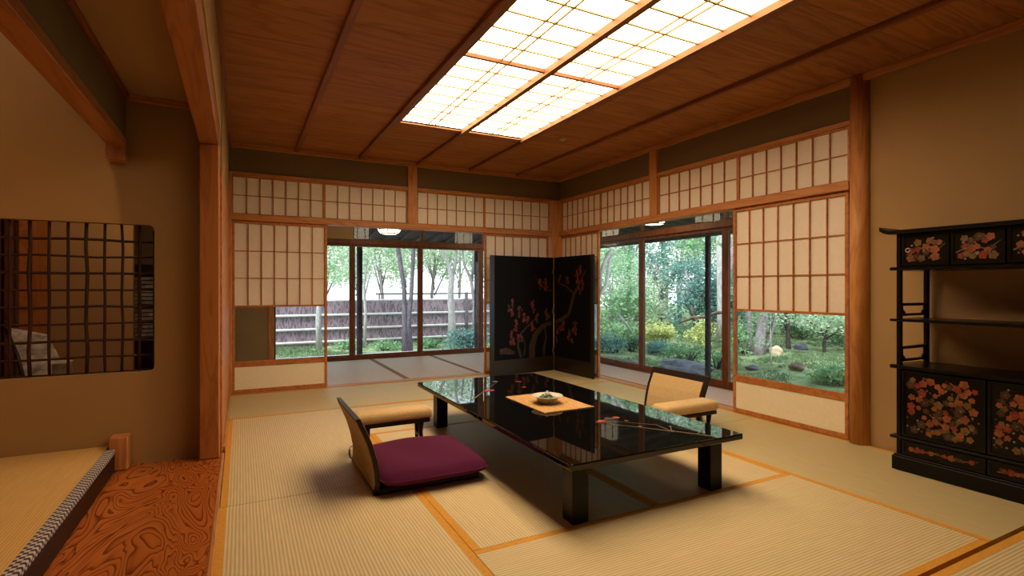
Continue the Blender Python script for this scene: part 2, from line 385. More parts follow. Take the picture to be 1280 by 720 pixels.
# alcove ceiling, drop wall, beams, posts
struct('ceiling_alcove', MB().box(-.74, -.14, YB, 4.17, 2.40, 2.44), M['plaster_pale'])
struct('ceiling_alcove_deep', MB().box(-2.3, -.665, YB, 4.17, 2.92, 2.96), M['plaster'])
T(-.655, -.25, 4.13, 4.17, 2.36, 2.40, M['trim_x'])
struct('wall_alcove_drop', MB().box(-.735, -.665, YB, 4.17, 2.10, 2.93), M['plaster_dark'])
T(-.75, -.65, YB, 4.168, 2.045, 2.105, M['beam_dark'], 'cedar lintel under the hanging alcove wall')
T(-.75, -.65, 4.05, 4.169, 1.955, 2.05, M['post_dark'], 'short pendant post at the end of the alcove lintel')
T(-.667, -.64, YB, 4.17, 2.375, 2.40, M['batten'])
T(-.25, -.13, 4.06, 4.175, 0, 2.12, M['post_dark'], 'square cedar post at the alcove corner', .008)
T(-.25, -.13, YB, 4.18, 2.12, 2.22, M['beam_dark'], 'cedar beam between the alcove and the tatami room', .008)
struct('wall_beam_upper', MB().box(-.19, -.125, YB, 4.25, 2.22, CE), M['plaster'])
T(-.735, -.635, 4.06, 4.169, 0, .212, M['post'], 'short cedar stub post at the foot of the lattice wall', .008)
T(XL - .005, XL + .017, YB, 4.17, -.05, .004, M['trim_y'], 'thin cedar floor edge between alcove boards and tatami')
T(XL, XL + .02, 4.25, YF, -.05, .03, M['trim_y'])

# ------------------------------------------------------------------ tatami mats
def tatami_mat(x0, x1, y0, y1, label, along='y', hall=False, old=False, group='tatami mats of the main room', first=[None, None]):
    k = thing('tatami_mat', label, 'tatami mat', ((x0 + x1) / 2, (y0 + y1) / 2, -.05), 0 if along == 'y' else R(90), group)
    w, l = (x1 - x0, y1 - y0) if along == 'y' else (y1 - y0, x1 - x0)
    w -= .003; l -= .004; hb = .036
    MB().box(-w / 2 + .002, w / 2 - .002, -l / 2, l / 2, 0, .0495).build('straw_surface', M['tatami_hall' if hall else 'tatami_shade' if old else 'tatami'], k, False)
    for s in (-1, 1):
        MB().box(s * (w / 2 - hb), s * w / 2, -l / 2 + .0005, l / 2 - .0005, 0, .04992).build('cloth_border', M['heri_hall' if hall else 'heri'], k, False)
    return k
tatami_mat(XL + .016, .90, 1.10, 3.14, 'near tatami mat beside the alcove boards, left of the purple cushion')
tatami_mat(XL + .02, .90, 3.14, 5.20, 'tatami mat behind the purple cushion chair, along the left return wall')
tatami_mat(.90, 1.95, 2.12, 4.16, 'tatami mat under the left half of the black table')
tatami_mat(1.95, 3.01, 2.12, 4.16, 'tatami mat under the right half of the black table')
tatami_mat(.90, 3.01, 1.12, 2.12, 'bright tatami mat in front of the black table, lying crosswise', 'x')
tatami_mat(.90, 3.01, 4.16, 5.20, 'crosswise tatami mat beyond the far end of the black table', 'x')
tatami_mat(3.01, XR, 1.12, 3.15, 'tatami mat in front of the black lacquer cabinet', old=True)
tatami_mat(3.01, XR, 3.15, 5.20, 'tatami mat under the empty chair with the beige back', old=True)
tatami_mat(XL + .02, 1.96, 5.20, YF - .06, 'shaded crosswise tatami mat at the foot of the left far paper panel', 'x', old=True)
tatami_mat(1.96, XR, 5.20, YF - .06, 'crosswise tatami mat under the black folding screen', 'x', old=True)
tatami_mat(XL + .016, 1.96, .10, 1.10, 'foremost left tatami mat, mostly below the frame', 'x')
tatami_mat(1.96, XR, .10, 1.10, 'tatami mat at the bottom right corner, in front of the double orange border', 'x')
struct('floor_rear', MB().box(XL + .013, XR, YB, .10, -.055, -.001), M['tatami'])
# threshold boards under the sliding panels
T(XL, XR + .08, YF - .06, YF + .08, -.05, .004, M['trim_x'], None, .002)
T(XR - .0, XR + .12, 2.28, YF - .06, -.05, .004, M['trim_y'], None, .002)
for i, (a, lab) in enumerate(((-.15, 'veranda mat behind the left far paper panel'), (.88, 'veranda mat at the left side of the far glass doors'), (1.87, 'veranda mat in the middle of the far glass doors'), (2.87, 'veranda mat at the right side of the far glass doors'), (3.93, 'veranda mat in the corner behind the folding screen'))):
    tatami_mat(a, (.88, 1.87, 2.87, 3.93, 4.95)[i], YF + .09, GY - .10, lab, 'y', True, 'tatami mats of the veranda')
tatami_mat(XR + .13, GX - .09, 4.28, YF + .08, 'long veranda mat beside the right glass doors', 'y', True, 'tatami mats of the veranda')
tatami_mat(XR + .13, GX - .09, 2.2, 4.28, 'veranda mat behind the right paper panel', 'y', True, 'tatami mats of the veranda')

# ------------------------------------------------------------------ head rails, posts
T(XL, XR, YF - .05, YF + .09, KB, KT, M['trim_x'], 'head rail over the far sliding panels')
T(XR - .05, XR + .09, 2.33, YF, KB, KT, M['trim_y'], 'head rail over the right sliding panels')
T(XL, XR, YF - .03, YF + .08, TT, TT + .04, M['trim_x'], 'top rail over the far transoms')
T(XR - .03, XR + .08, 2.33, YF, TT, TT + .04, M['trim_y'], 'top rail over the right transoms')
T(XR - .15, XR + .09, YF - .09, YF + .1, 0, TT + .02, M['post'], 'cedar corner post behind the folding screen')
T(1.845, 1.965, YF - .035, YF + .05, KT, CE - .05, M['post'], 'short post between the far transoms')
T(XR - .035, XR + .05, 4.385, 4.505, KT, CE - .05, M['post'], 'short post between the right transoms')
trim(MB().tube([(XR - .0, 2.275, -.02), (XR, 2.275, CE)], [.068, .064], 24), M['post'], 'round cedar post at the end of the right paper panels')
T(XL - .01, XL + .03, YF - .05, YF + .07, 0, TT + .03, M['post'])

# ------------------------------------------------------------------ shoji panels
def lattice(mb, w, z0, z1, cols, rows, t=.0075, y0=-.012, y1=.004):
    for k in range(1, cols):
        x = -w / 2 + w * k / cols; mb.box(x - t / 2, x + t / 2, y0, y1, z0, z1)
    for k in range(1, rows):
        z = z0 + (z1 - z0) * k / rows; mb.box(-w / 2, w / 2, y0 + .002, y1, z - t / 2, z + t / 2)
def shoji(x, y, w, rz, label):
    o = thing('shoji_panel', label, 'sliding paper panel', (x, y, .004), rz, 'sliding shoji panels')
    s = .028; f = MB(); H = KB - .006
    f.box(-w / 2, -w / 2 + s, -.016, .016, 0, H, None, .002, 1); f.box(w / 2 - s, w / 2, -.016, .016, 0, H, None, .002, 1)
    for a, b in ((0, .04), (.285, .345), (.935, .955), (H - .03, H)): f.box(-w / 2 + s, w / 2 - s, -.015, .015, a, b, None, .002, 1)
    f.build('frame', M['frame'], o, False)
    l = MB(); lattice(l, w - 2 * s, .955, H - .03, 7, 3); l.build('lattice', M['frame'], o, False)
    MB().box(-w / 2 + s, w / 2 - s, .004, .006, .955, H - .03).build('paper', M['paper'], o, False)
    MB().box(-w / 2 + s, w / 2 - s, -.008, .006, .04, .285).build('lower_panel', M['board_paper'], o, False)
    MB().box(-w / 2 + s, w / 2 - s, -.002, .002, .345, .935).build('glass_pane', M['glass'], o, False)
    return o
shoji((-.09 + .89) / 2, YF, .98, 0, 'paper sliding panel with lower glass at the far left, showing olive wall and fence')
shoji(3.40, YF, 1.0, 0, 'paper sliding panel on the far wall, mostly hidden behind the folding screen')
shoji(XR, (2.345 + 3.40) / 2, 1.045, R(-90), 'paper sliding panel with lower glass beside the round post, showing mossy garden')
shoji(XR, 5.93, .93, R(-90), 'paper sliding panel on the right wall, mostly hidden behind the folding screen')
def transom(x, y, w, rz, label):
    o = thing('transom_shoji', label, 'transom panel', (x, y, KT), rz, 'paper transom panels')
    s = .014; H = TT - KT; f = MB()
    f.box(-w / 2, -w / 2 + s, -.012, .012, 0, H); f.box(w / 2 - s, w / 2, -.012, .012, 0, H)
    f.box(-w / 2 + s, w / 2 - s, -.012, .012, 0, s); f.box(-w / 2 + s, w / 2 - s, -.012, .012, H - s, H)
    f.build('frame', M['frame'], o, False)
    l = MB(); lattice(l, w - 2 * s, s, H - s, 7, 2); l.build('lattice', M['frame'], o, False)
    MB().box(-w / 2 + s, w / 2 - s, .004, .006, s, H - s).build('paper', M['paper'], o, False)
for a, b, lab in ((-.09, .86, 'paper transom at the far left, over the closed panel with lower glass'), (.86, 1.843, 'paper transom over the far opening, left of its short post'),
                  (1.967, 2.90, 'paper transom over the far opening, right of its short post'), (2.90, 3.915, 'paper transom above the folding screen on the far wall')):
    transom((a + b) / 2, YF, b - a, 0, lab)
for a, b, lab in ((2.345, 3.345, 'paper transom beside the round post, over the closed right panel'), (3.345, 4.383, 'paper transom over the right opening, nearer side of the short post'),
                  (4.507, 5.43, 'paper transom over the right opening, beyond the short post'), (5.43, 6.335, 'paper transom on the right wall next to the corner post')):
    transom(XR, (a + b) / 2, b - a, R(-90), lab)

# ------------------------------------------------------------------ veranda shell and outer glazing
struct('ceiling_veranda', MB().box(-.2, GX, YF + .08, GY, 2.32, 2.36).box(XR + .08, GX, 1.4, YF + .08, 2.32, 2.36), M['soffit'])
struct('wall_veranda_left', MB().box(-.3, -.2, YF, GY, -.05, 2.4), M['plaster'])
struct('wall_veranda_far', MB().box(-.2, .40, GY - .04, GY + .06, -.05, 2.36).box(.40, 1.60, GY - .04, GY + .06, 1.93, 2.36).box(1.60, GX, GY - .03, GY + .05, 2.2, 2.36), M['plaster'])
struct('wall_veranda_end', MB().box(XR + .1, GX + .05, 1.3, 1.4, -.05, 2.4), M['plaster_dark'])
struct('wall_veranda_right', MB().box(GX - .03, GX + .05, 1.4, GY, 2.2, 2.36), M['plaster_dark'])
_win = [0]
def window(x, y, w, z0, z1, rz, stile=.045, rail=.06):
    _win[0] += 1
    o = bpy.data.objects.new('window_%d' % _win[0], None); col.objects.link(o); o.location = (x, y, 0); o.rotation_euler = (0, 0, rz); o['kind'] = 'structure'
    f = MB()
    f.box(-w / 2, -w / 2 + stile, -.02, .02, z0, z1); f.box(w / 2 - stile, w / 2, -.02, .02, z0, z1)
    f.box(-w / 2 + stile, w / 2 - stile, -.02, .02, z0, z0 + rail); f.box(-w / 2 + stile, w / 2 - stile, -.02, .02, z1 - rail * .6, z1)
    f.build('window_frame', M['dark_frame'], o, False)
    MB().box(-w / 2 + stile, w / 2 - stile, -.003, .003, z0 + rail, z1 - rail * .6).build('glass_pane', M['glass'], o, False)
for a, b in ((.42, 1.59), (1.59, 2.72), (2.72, 3.85), (3.85, 4.96)): window((a + b) / 2, GY, b - a, .012, 1.855, 0)
for a, b in ((1.60, 2.75), (2.75, 3.9), (3.9, 4.96)): window((a + b) / 2, GY + .01, b - a, 1.925, 2.2, 0, .02, .02)
for a, b in ((1.4, 2.83), (2.83, 4.27), (4.27, 5.71), (5.71, 7.15), (7.15, 8.6)):
    window(GX, (a + b) / 2, b - a, .012, 1.855, R(-90)); window(GX + .01, (a + b) / 2, b - a, 1.925, 2.2, R(-90), .02, .02)
T(-.2, GX + .06, GY - .05, GY + .06, 1.855, 1.925, M['dark_frame']); T(GX - .05, GX + .06, 1.4, GY, 1.855, 1.925, M['dark_frame'])
T(-.2, GX + .06, GY - .08, GY + .06, -.06, .014, M['dark_frame']); T(GX - .08, GX + .06, 1.4, GY - .08, -.06, .014, M['dark_frame'])
T(.36, .44, GY - .055, GY + .055, 0, 2.2, M['post'], 'cedar post at the left end of the far glass doors')
T(GX - .05, GX + .05, GY - .05, GY + .05, 0, 2.3, M['dark_frame'])

# eaves: sloping boards, rafters, edge beam and posts
def eave(along, p0, p1, wall, out, zi, zo, name):
    b = MB()
    def P(t, d, z): return (t, d, z) if along == 'x' else (d, t, z)
    def slab(t0, t1, dz0, dz1):
        vs = [P(t, d, z + dz) for t in (t0, t1) for (d, z) in ((wall, zi), (out, zo)) for dz in (dz0, dz1)]
        b.add(vs, [(0, 1, 3, 2), (4, 6, 7, 5), (0, 4, 5, 1), (2, 3, 7, 6), (0, 2, 6, 4), (1, 5, 7, 3)])
    slab(p0, p1, .05, .09)
    t = p0
    while t < p1: slab(t, t + .05, -.01, .055); t += .32
    return struct(name, b, M['soffit'])
eave('x', -1, 7.3, GY + .03, GY + 2.05, 2.36, 2.06, 'roof_eave_far')
eave('y', .5, 10.75, GX + .03, GX + 2.35, 2.36, 2.10, 'roof_eave_right')
T(-1, 7.0, GY + 1.82, GY + 1.92, 1.995, 2.07, M['soffit']); T(GX + 2.1, GX + 2.2, .5, 10.5, 2.04, 2.12, M['soffit'])
for px in (449.5, 596):
    p = ony(px, 400, GY + 1.87); trim(MB().tube([(p.x, p.y, GZ), (p.x, p.y, 2.0)], .056, 14), M['bark_dark'], 'dark round post under the far eave')
p = onx(885, 400, GX + 2.15); trim(MB().tube([(p.x, p.y, GZ), (p.x, p.y, 2.05)], .05, 14), M['bark_dark'], 'dark round post under the right eave')

# veranda lanterns
def lantern(x, y, label):
    o = thing('ceiling_lantern', label, 'lantern', (x, y, 2.32), R(22.5), 'veranda ceiling lanterns')
    r = .17
    MB().lathe([(0, -.02), (r + .01, -.02), (r + .01, 0)], n=8, smooth=False).build('mounting_plate', M['black_wood'], o, False)
    MB().lathe([(r, -.02), (r, -.32), (r * .72, -.38), (0, -.38)], n=8, smooth=False).build('lantern_shade', M['lantern'], o, False)
    b = MB()
    for k in range(8):
        t = 2 * math.pi * k / 8; c, s = math.cos(t), math.sin(t)
        b.tube([((r + .002) * c, (r + .002) * s, -.02), ((r + .002) * c, (r + .002) * s, -.32), ((r * .72 + .002) * c, (r * .72 + .002) * s, -.382)], .008, 5)
        t2 = 2 * math.pi * (k + 1) / 8; c2, s2 = math.cos(t2), math.sin(t2)
        for rr, z in ((r + .002, -.32), (r * .72 + .002, -.382)): b.tube([(rr * c, rr * s, z), (rr * c2, rr * s2, z)], .008, 5)
    b.build('shade_frame', M['black_wood'], o, False)
lantern(1.92, 7.62, 'lit white lantern under the ceiling of the far veranda')
lantern(4.55, 4.97, 'lit white lantern hanging above the right glass doors')
lantern(3.85, 7.9, 'lantern at the veranda corner, hidden above the screen and mirrored in the right transom glass')

# ------------------------------------------------------------------ main ceiling lamp
lamp = thing('ceiling_lamp', 'large glowing paper lattice lamp set flush into the wooden ceiling', 'ceiling lamp', (LXM, (LY0 + LY1) / 2, CE))
f = MB()
f.box(LX0 - .02, LX0 + .03, LY0 - .03, LY1 + .03, CE - .03, CE + .06); f.box(LX1 - .03, LX1 + .02, LY0 - .03, LY1 + .03, CE - .03, CE + .06)
f.box(LX0 + .03, LX1 - .03, LY0 - .03, LY0, CE - .03, CE + .06); f.box(LX0 + .03, LX1 - .03, LY1, LY1 + .03, CE - .012, CE + .06)
f.build('frame', M['lamp_strip'], lamp)
MB().box(LXM - .022, LXM + .022, LY0, LY1, CE - .036, CE + .03).build('centre_bar', M['lamp_strip'], lamp)
MB().box(LX0 + .03, LX1 - .03, 3.26, 3.285, CE - .012, CE + .02).build('cross_bar', M['batten'], lamp)
for (a, b) in ((LX0 + .03, LXM - .022), (LXM + .022, LX1 - .03)):
    for (c, d) in ((LY0, 3.26), (3.285, LY1)):
        p = MB().box(a, b, c, d, CE + .014, CE + .018).build('paper_panel', M['lamp'], lamp)
        l = MB(); mid = (a + b) / 2
        for k in range(1, 8): y = c + (d - c) * k / 8; l.box(a, b, y - .0065, y + .0065, CE + .004, CE + .0139)
        for x in (mid - .033, mid + .033): l.box(x - .005, x + .005, c, d, CE + .002, CE + .0139)
        l.build('lattice', M['lamp_wood'], p)
MB().box(LX0 - .02, LX1 + .02, LY0 - .03, LY1 + .03, CE + .06, CE + .07).build('housing', M['soffit'], lamp)
q = onz(703, 173, CE)
o = thing('ceiling_sensor', 'small pale round sensor on the ceiling boards right of the lamp', 'sensor', (q.x, q.y, CE))
MB().lathe([(0, -.022), (.03, -.02), (.045, -.008), (.047, 0), (0, 0)]).build('sensor_body', M['lamp_wood'], o, False)
MB().lathe([(0, -.027), (.012, -.026), (.014, -.021)]).build('sensor_eye', M['steel'], o, False)
# hidden alcove lamp behind the hanging wall
o = thing('wall_lamp', 'tube lamp tucked behind the hanging alcove wall', 'lamp', (-.735, 2.4, 2.37))
MB().box(-.775, -.736, 1.6, 3.3, 2.36, 2.40, None, .004, 1).build('lamp_base', M['lamp_wood'], o)
MB().tube([(-.79, 1.65, 2.365), (-.79, 3.25, 2.365)], .012, 10).build('lamp_tube', M['tube'], o)

# ------------------------------------------------------------------ alcove platform and lattice
o = thing('tatami_platform', 'raised golden tatami dais with a checked border and black lacquer edge', 'dais', (-1.5, 1.5, 0))
MB().box(-2.29, -.702, YB + .01, 4.055, 0, .112, None, .004, 1).build('lacquer_edge', M['black_edge'], o)
st = MB().box(-2.29, -.752, YB + .01, 4.165, .112, .14); st.build('straw_surface', M['tatami_alcove'], o)
MB().box(-.752, -.700, YB + .01, 4.055, .112, .142, None, .004, 1).build('checked_border', M['checked'], o)

lt = MB(); yl = Y0 + .045
for k in range(14):
    x = wx1 - .0 - .0925 * (k + .94); j = rnd.uniform(-.006, .006)
    if x < wx0: break
    pts = [(x + j * math.sin(t * 2.1 + k), yl, wz0 + .003 + (wz1 - wz0 - .006) * t / 6) for t in range(7)]
    lt.tube(pts, .0085 if k % 3 else .0105, 6)
for k in range(1, 9):
    z = wz0 + (wz1 - wz0) * k / 9; j = rnd.uniform(-.005, .005)
    pts = [(wx0 + .004 + (wx1 - wx0 - .008) * t / 8, yl + .008, z + j * math.sin(t * 1.7 + k)) for t in range(9)]
    lt.tube(pts, .0075 if k % 2 else .0095, 6)
lt.tube([(wx1 - .035, yl, wz0 + .008), (wx0 + .035, yl, wz0 + .008)], .006, 6); lt.tube([(wx1 - .008, yl, wz0 + .035), (wx1 - .008, yl, wz1 - .035)], .006, 6)
ob = lt.build('bamboo_lattice', M['reed']); tag(ob, 'dark reed lattice filling the rounded opening in the left wall', 'lattice')
# room seen through the lattice
struct('wall_behind_lattice', MB().box(-2.3, -.87, 5.8, 5.88, -.05, CE), M['plaster'])
struct('floor_behind_lattice', MB().box(-2.3, -.24, Y1, 6.9, -.05, 0), M['alcove_floor'])
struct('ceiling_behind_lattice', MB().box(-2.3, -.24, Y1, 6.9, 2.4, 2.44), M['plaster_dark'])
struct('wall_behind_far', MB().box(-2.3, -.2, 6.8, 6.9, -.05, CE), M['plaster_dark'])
def lx(px, Y): return ony(px, 400, Y).x
T(lx(40, 5.75), lx(61, 5.75), 5.74, 5.80, 0, 2.4, M['post_dark'], 'reddish post behind the lattice')
T(lx(-1, 5.7) - .2, lx(0, 5.7), 5.7, 5.8, 0, 2.4, M['dark_frame'])
T(lx(6, 5.72), lx(16, 5.72), 5.7, 5.8, 0, 2.4, M['dark_frame'])
T(lx(23, 5.72), lx(36, 5.72), 5.72, 5.8, 0, 2.4, M['frame'])
o = thing('paper_screen', 'narrow paper screen glimpsed behind the left end of the lattice', 'screen', (lx(12, 5.78), 5.79, 0))
MB().box(lx(-4, 5.78), lx(25, 5.78), 5.775, 5.795, 0, 2.2).build('paper', M['paper'], o)
sl = MB()
for k in range(7): sl.box(lx(-4, 5.78), lx(25, 5.78), 5.77, 5.776, .3 + .28 * k, .306 + .28 * k)
sl.box(lx(9, 5.78), lx(10, 5.78), 5.769, 5.777, .1, 2.1); sl.build('lattice', M['frame'], o)
o = thing('slatted_blind', 'grey slatted blind glimpsed behind the right end of the lattice', 'blind', (-.85, 6.7, 0))
b = MB(); z0 = ony(184, 425, 6.7).z; z1 = ony(184, 345, 6.7).z
for k in range(16): z = z0 + (z1 - z0) * k / 16; b.box(-1.15, -.72, 6.68, 6.70, z, z + (z1 - z0) / 16 * .72)
b.build('slats', M['grey_cloth'], o)
MB().box(-1.17, -.70, 6.66, 6.71, z1, z1 + .12).build('head_box', M['black_wood'], o); MB().box(-1.17, -.70, 6.66, 6.71, 0, z0).build('lower_board', M['black_wood'], o)
# leaning painted panel
pl = thing('painted_panel', 'grey painted panel leaning on dark legs behind the lattice', 'panel', (lx(30, 5.2), 5.2, 0))
A, B, C_, D = ony(8, 411, 5.3), ony(58, 420, 5.3), ony(84, 470, 5.0), ony(30, 474, 5.0)
th = Vector((.0, .03, .01))
MB().add([A, B, C_, D, A + th, B + th, C_ + th, D + th], [(0, 1, 2, 3), (7, 6, 5, 4), (0, 4, 5, 1), (1, 5, 6, 2), (2, 6, 7, 3), (3, 7, 4, 0)]).build('panel_face', M['grey_cloth'], pl)
MB().tube([A - th * .3, (A + D) / 2 - th * .5 + Vector((0.02, 0, -.02)), D - th * .3, D + Vector((.02, 0, -.45))], .014, 8).build('panel_leg', M['black_wood'], pl)
MB().tube([C_, C_ + Vector((.02, 0, -.47))], .014, 8).build('panel_leg', M['black_wood'], pl)
tb = thing('low_stand', 'small dark stand with a pale top behind the lattice', 'stand', (lx(78, 4.8), 4.8, 0))
a, c = ony(70, 452, 4.8), ony(88, 470, 4.8)
MB().box(a.x, c.x, 4.7, 4.88, c.z, a.z, None, .008, 2).build('top_box', M['grey_cloth'], tb)
for xx in (a.x + .02, c.x - .02):
    MB().box(xx - .012, xx + .012, 4.74, 4.84, 0, c.z, None, .003, 1).build('leg', M['black_wood'], tb)

# ------------------------------------------------------------------ plum-blossom inlay helper
def blossom(mb, P, u, v, r, m, mc=None, rot=0, petals=5):
    """a flat five-petalled flower; P maps (u, v, height) to 3D"""
    for k in range(petals):
        t = rot + 2 * math.pi * k / petals; cu, cv = u + r * .58 * math.cos(t), v + r * .58 * math.sin(t)
        vs = [P(cu + r * .46 * math.cos(a * math.pi / 4), cv + r * .46 * math.sin(a * math.pi / 4), .0012 + .0001 * k) for a in range(8)]
        mb.add(vs, [tuple(range(8))], m)
    mb.add([P(u + r * .2 * math.cos(a * math.pi / 3), v + r * .2 * math.sin(a * math.pi / 3), .002) for a in range(6)], [tuple(range(6))], mc or m)
def stroke(mb, P, pts, w, m, h=.0008):
    w = w if isinstance(w, list) else [w] * len(pts)
    L = []
    for i, (u, v) in enumerate(pts):
        a = pts[max(i - 1, 0)]; b = pts[min(i + 1, len(pts) - 1)]; d = Vector((b[0] - a[0], b[1] - a[1])).normalized()
        L.append((P(u - d.y * w[i], v + d.x * w[i], h), P(u + d.y * w[i], v - d.x * w[i], h)))
    for i in range(len(L) - 1): mb.add([L[i][0], L[i][1], L[i + 1][1], L[i + 1][0]], [(0, 1, 2, 3)], m)

# ------------------------------------------------------------------ low table
TX0, TX1, TY0, TY1, TZ = 1.375, 2.545, 2.055, 4.475, .32
tab = thing('low_table', 'long low black lacquer table mirroring the windows', 'table', ((TX0 + TX1) / 2, (TY0 + TY1) / 2, 0))
top = MB().box(TX0, TX1, TY0, TY1, TZ - .034, TZ, None, .007, 3).build('tabletop', M['lacquer'], tab)
ap = MB(); ap.box(TX0 + .05, TX1 - .05, TY0 + .05, TY1 - .05, TZ - .05, TZ - .0335); ap.build('under_frame', M['lacquer_soft'], tab)
for (x, y) in ((1.425, 2.12), (2.355, 2.12), (1.425, 4.10), (2.355, 4.10)):
    MB().box(x, x + .095, y, y + .095, 0, TZ - .049, None, .006, 2).build('leg', M['lacquer_soft'], tab)
pt = MB()
PT = lambda u, v, h: (u, v, TZ + h)
def tp(x, y): q = onz(x, y, TZ); return (q.x, q.y)
br = [tp(888, 545), tp(850, 540), tp(838, 539), tp(800, 534), tp(770, 531), tp(748, 527)]
stroke(pt, PT, br, [.010, .008, .007, .005, .004, .002], M['gold'])
stroke(pt, PT, [tp(842, 540), tp(820, 531), tp(795, 529), tp(762, 526)], [.005, .004, .003, .002], M['gold'])
stroke(pt, PT, [tp(840, 540), tp(838, 533), tp(858, 537)], [.004, .003, .002], M['gold'])
stroke(pt, PT, [tp(870, 543), tp(880, 538), tp(868, 535)], [.004, .003, .002], M['gold'])
for (x, y, r, m) in ((752, 526.5, .028, 'pinkred'), (759, 524, .022, 'red'), (770, 522, .024, 'pinkred'), (748, 528, .02, 'red'), (800, 533, .013, 'orange'), (783, 526, .014, 'orange'), (841, 539, .012, 'orange'), (838, 533, .01, 'orange')):
    u, v = tp(x, y); blossom(pt, PT, u, v, r, M[m], M['gold'], rnd.random() * 6)
stroke(pt, PT, [tp(590, 500), tp(604, 490), tp(622, 477)], [.007, .005, .002], M['gold'])
for (x, y, r, m) in ((613, 488, .034, 'pinkred'), (619, 477, .026, 'silver'), (607, 489, .026, 'red'), (648, 477, .03, 'red'), (655, 484, .02, 'orange')):
    u, v = tp(x, y); blossom(pt, PT, u, v, r, M[m], M['gold'], rnd.random() * 6)
pt.build('blossom_painting', None, top)

# placemat and bowl
c = Vector((1.985, 3.30, TZ))
o = thing('placemat', 'square woven straw placemat under the bowl on the table', 'placemat', c)
MB().box(1.785, 2.185, 2.985, 3.565, TZ + .0004, TZ + .0042, None, .0015, 1).build('straw_weave', M['straw'], o)
ed = MB()
for y in (2.985, 3.55): ed.box(1.784, 2.186, y, y + .015, TZ + .0005, TZ + .0054)
ed.build('edge_band', M['straw'], o)
bc = (1.955, 3.235, TZ + .0045)
o = thing('ceramic_bowl', 'grey speckled ceramic bowl with wide white rim on the placemat', 'bowl', bc)
MB().lathe([(0.0000, 0.0000), (0.0575, 0.0000), (0.0650, 0.0037), (0.0724, 0.0204), (0.0742, 0.0371), (0.0668, 0.0399), (0.0613, 0.0186), (0.0000, 0.0130)], bc, 32).build('bowl_body', M['ceramic'], o)
MB().lathe([(0.0659, 0.0353), (0.0761, 0.0353), (0.1095, 0.0520), (0.1123, 0.0557), (0.1077, 0.0566), (0.0742, 0.0427), (0.0659, 0.0399)], bc, 32).build('rim', M['ceramic_white'], o)
dk = MB()
for k in range(7):
    t = 2 * math.pi * k / 7
    dk.from_bm((lambda b: (bmesh.ops.create_icosphere(b, subdivisions=2, radius=.011), b)[1])(bmesh.new()), None, True, Matrix.Translation((bc[0] + .0685 * math.cos(t), bc[1] + .0685 * math.sin(t), bc[2] + .021)) @ Matrix.Scale(.55, 4))
dk.build('dark_motif', M['green_glaze'], o)
def sweet(x, y, z, r, m, label, cat='sweet'):
    s = thing('wrapped_sweet', label, cat, (x, y, z), rnd.random() * 3, 'sweets in the ceramic bowl')
    b = bmesh.new(); bmesh.ops.create_uvsphere(b, u_segments=20, v_segments=12, radius=r)
    for v in b.verts: v.co.z = v.co.z * .75 + r * .75; k = 1 + .07 * math.sin(6 * math.atan2(v.co.y, v.co.x)); v.co.x *= k; v.co.y *= k
    MB().from_bm(b, None, True).build('sweet_body', m, s, False)
    w = MB(); w.lathe([(.003, r * 1.45), (r * .35, r * 1.75), (r * .42, r * 1.72), (.004, r * 1.40)], n=10); w.build('wrapper_twist', m, s, False)
sweet(bc[0] + .0, bc[1] - .0295, bc[2] + .0195, .024, M['green_glaze'], 'dark green wrapped sweet at the near side of the bowl')
sweet(bc[0] - .0265, bc[1] + .017, bc[2] + .0195, .024, M['green_glaze'], 'dark green wrapped sweet at the far left of the bowl')
sweet(bc[0] + .0265, bc[1] + .017, bc[2] + .0195, .024, M['green_glaze'], 'dark green wrapped sweet at the far right of the bowl')
sweet(bc[0], bc[1], bc[2] + .051, .021, M['ceramic_white'], 'white wrapped sweet on top of the green ones in the bowl')

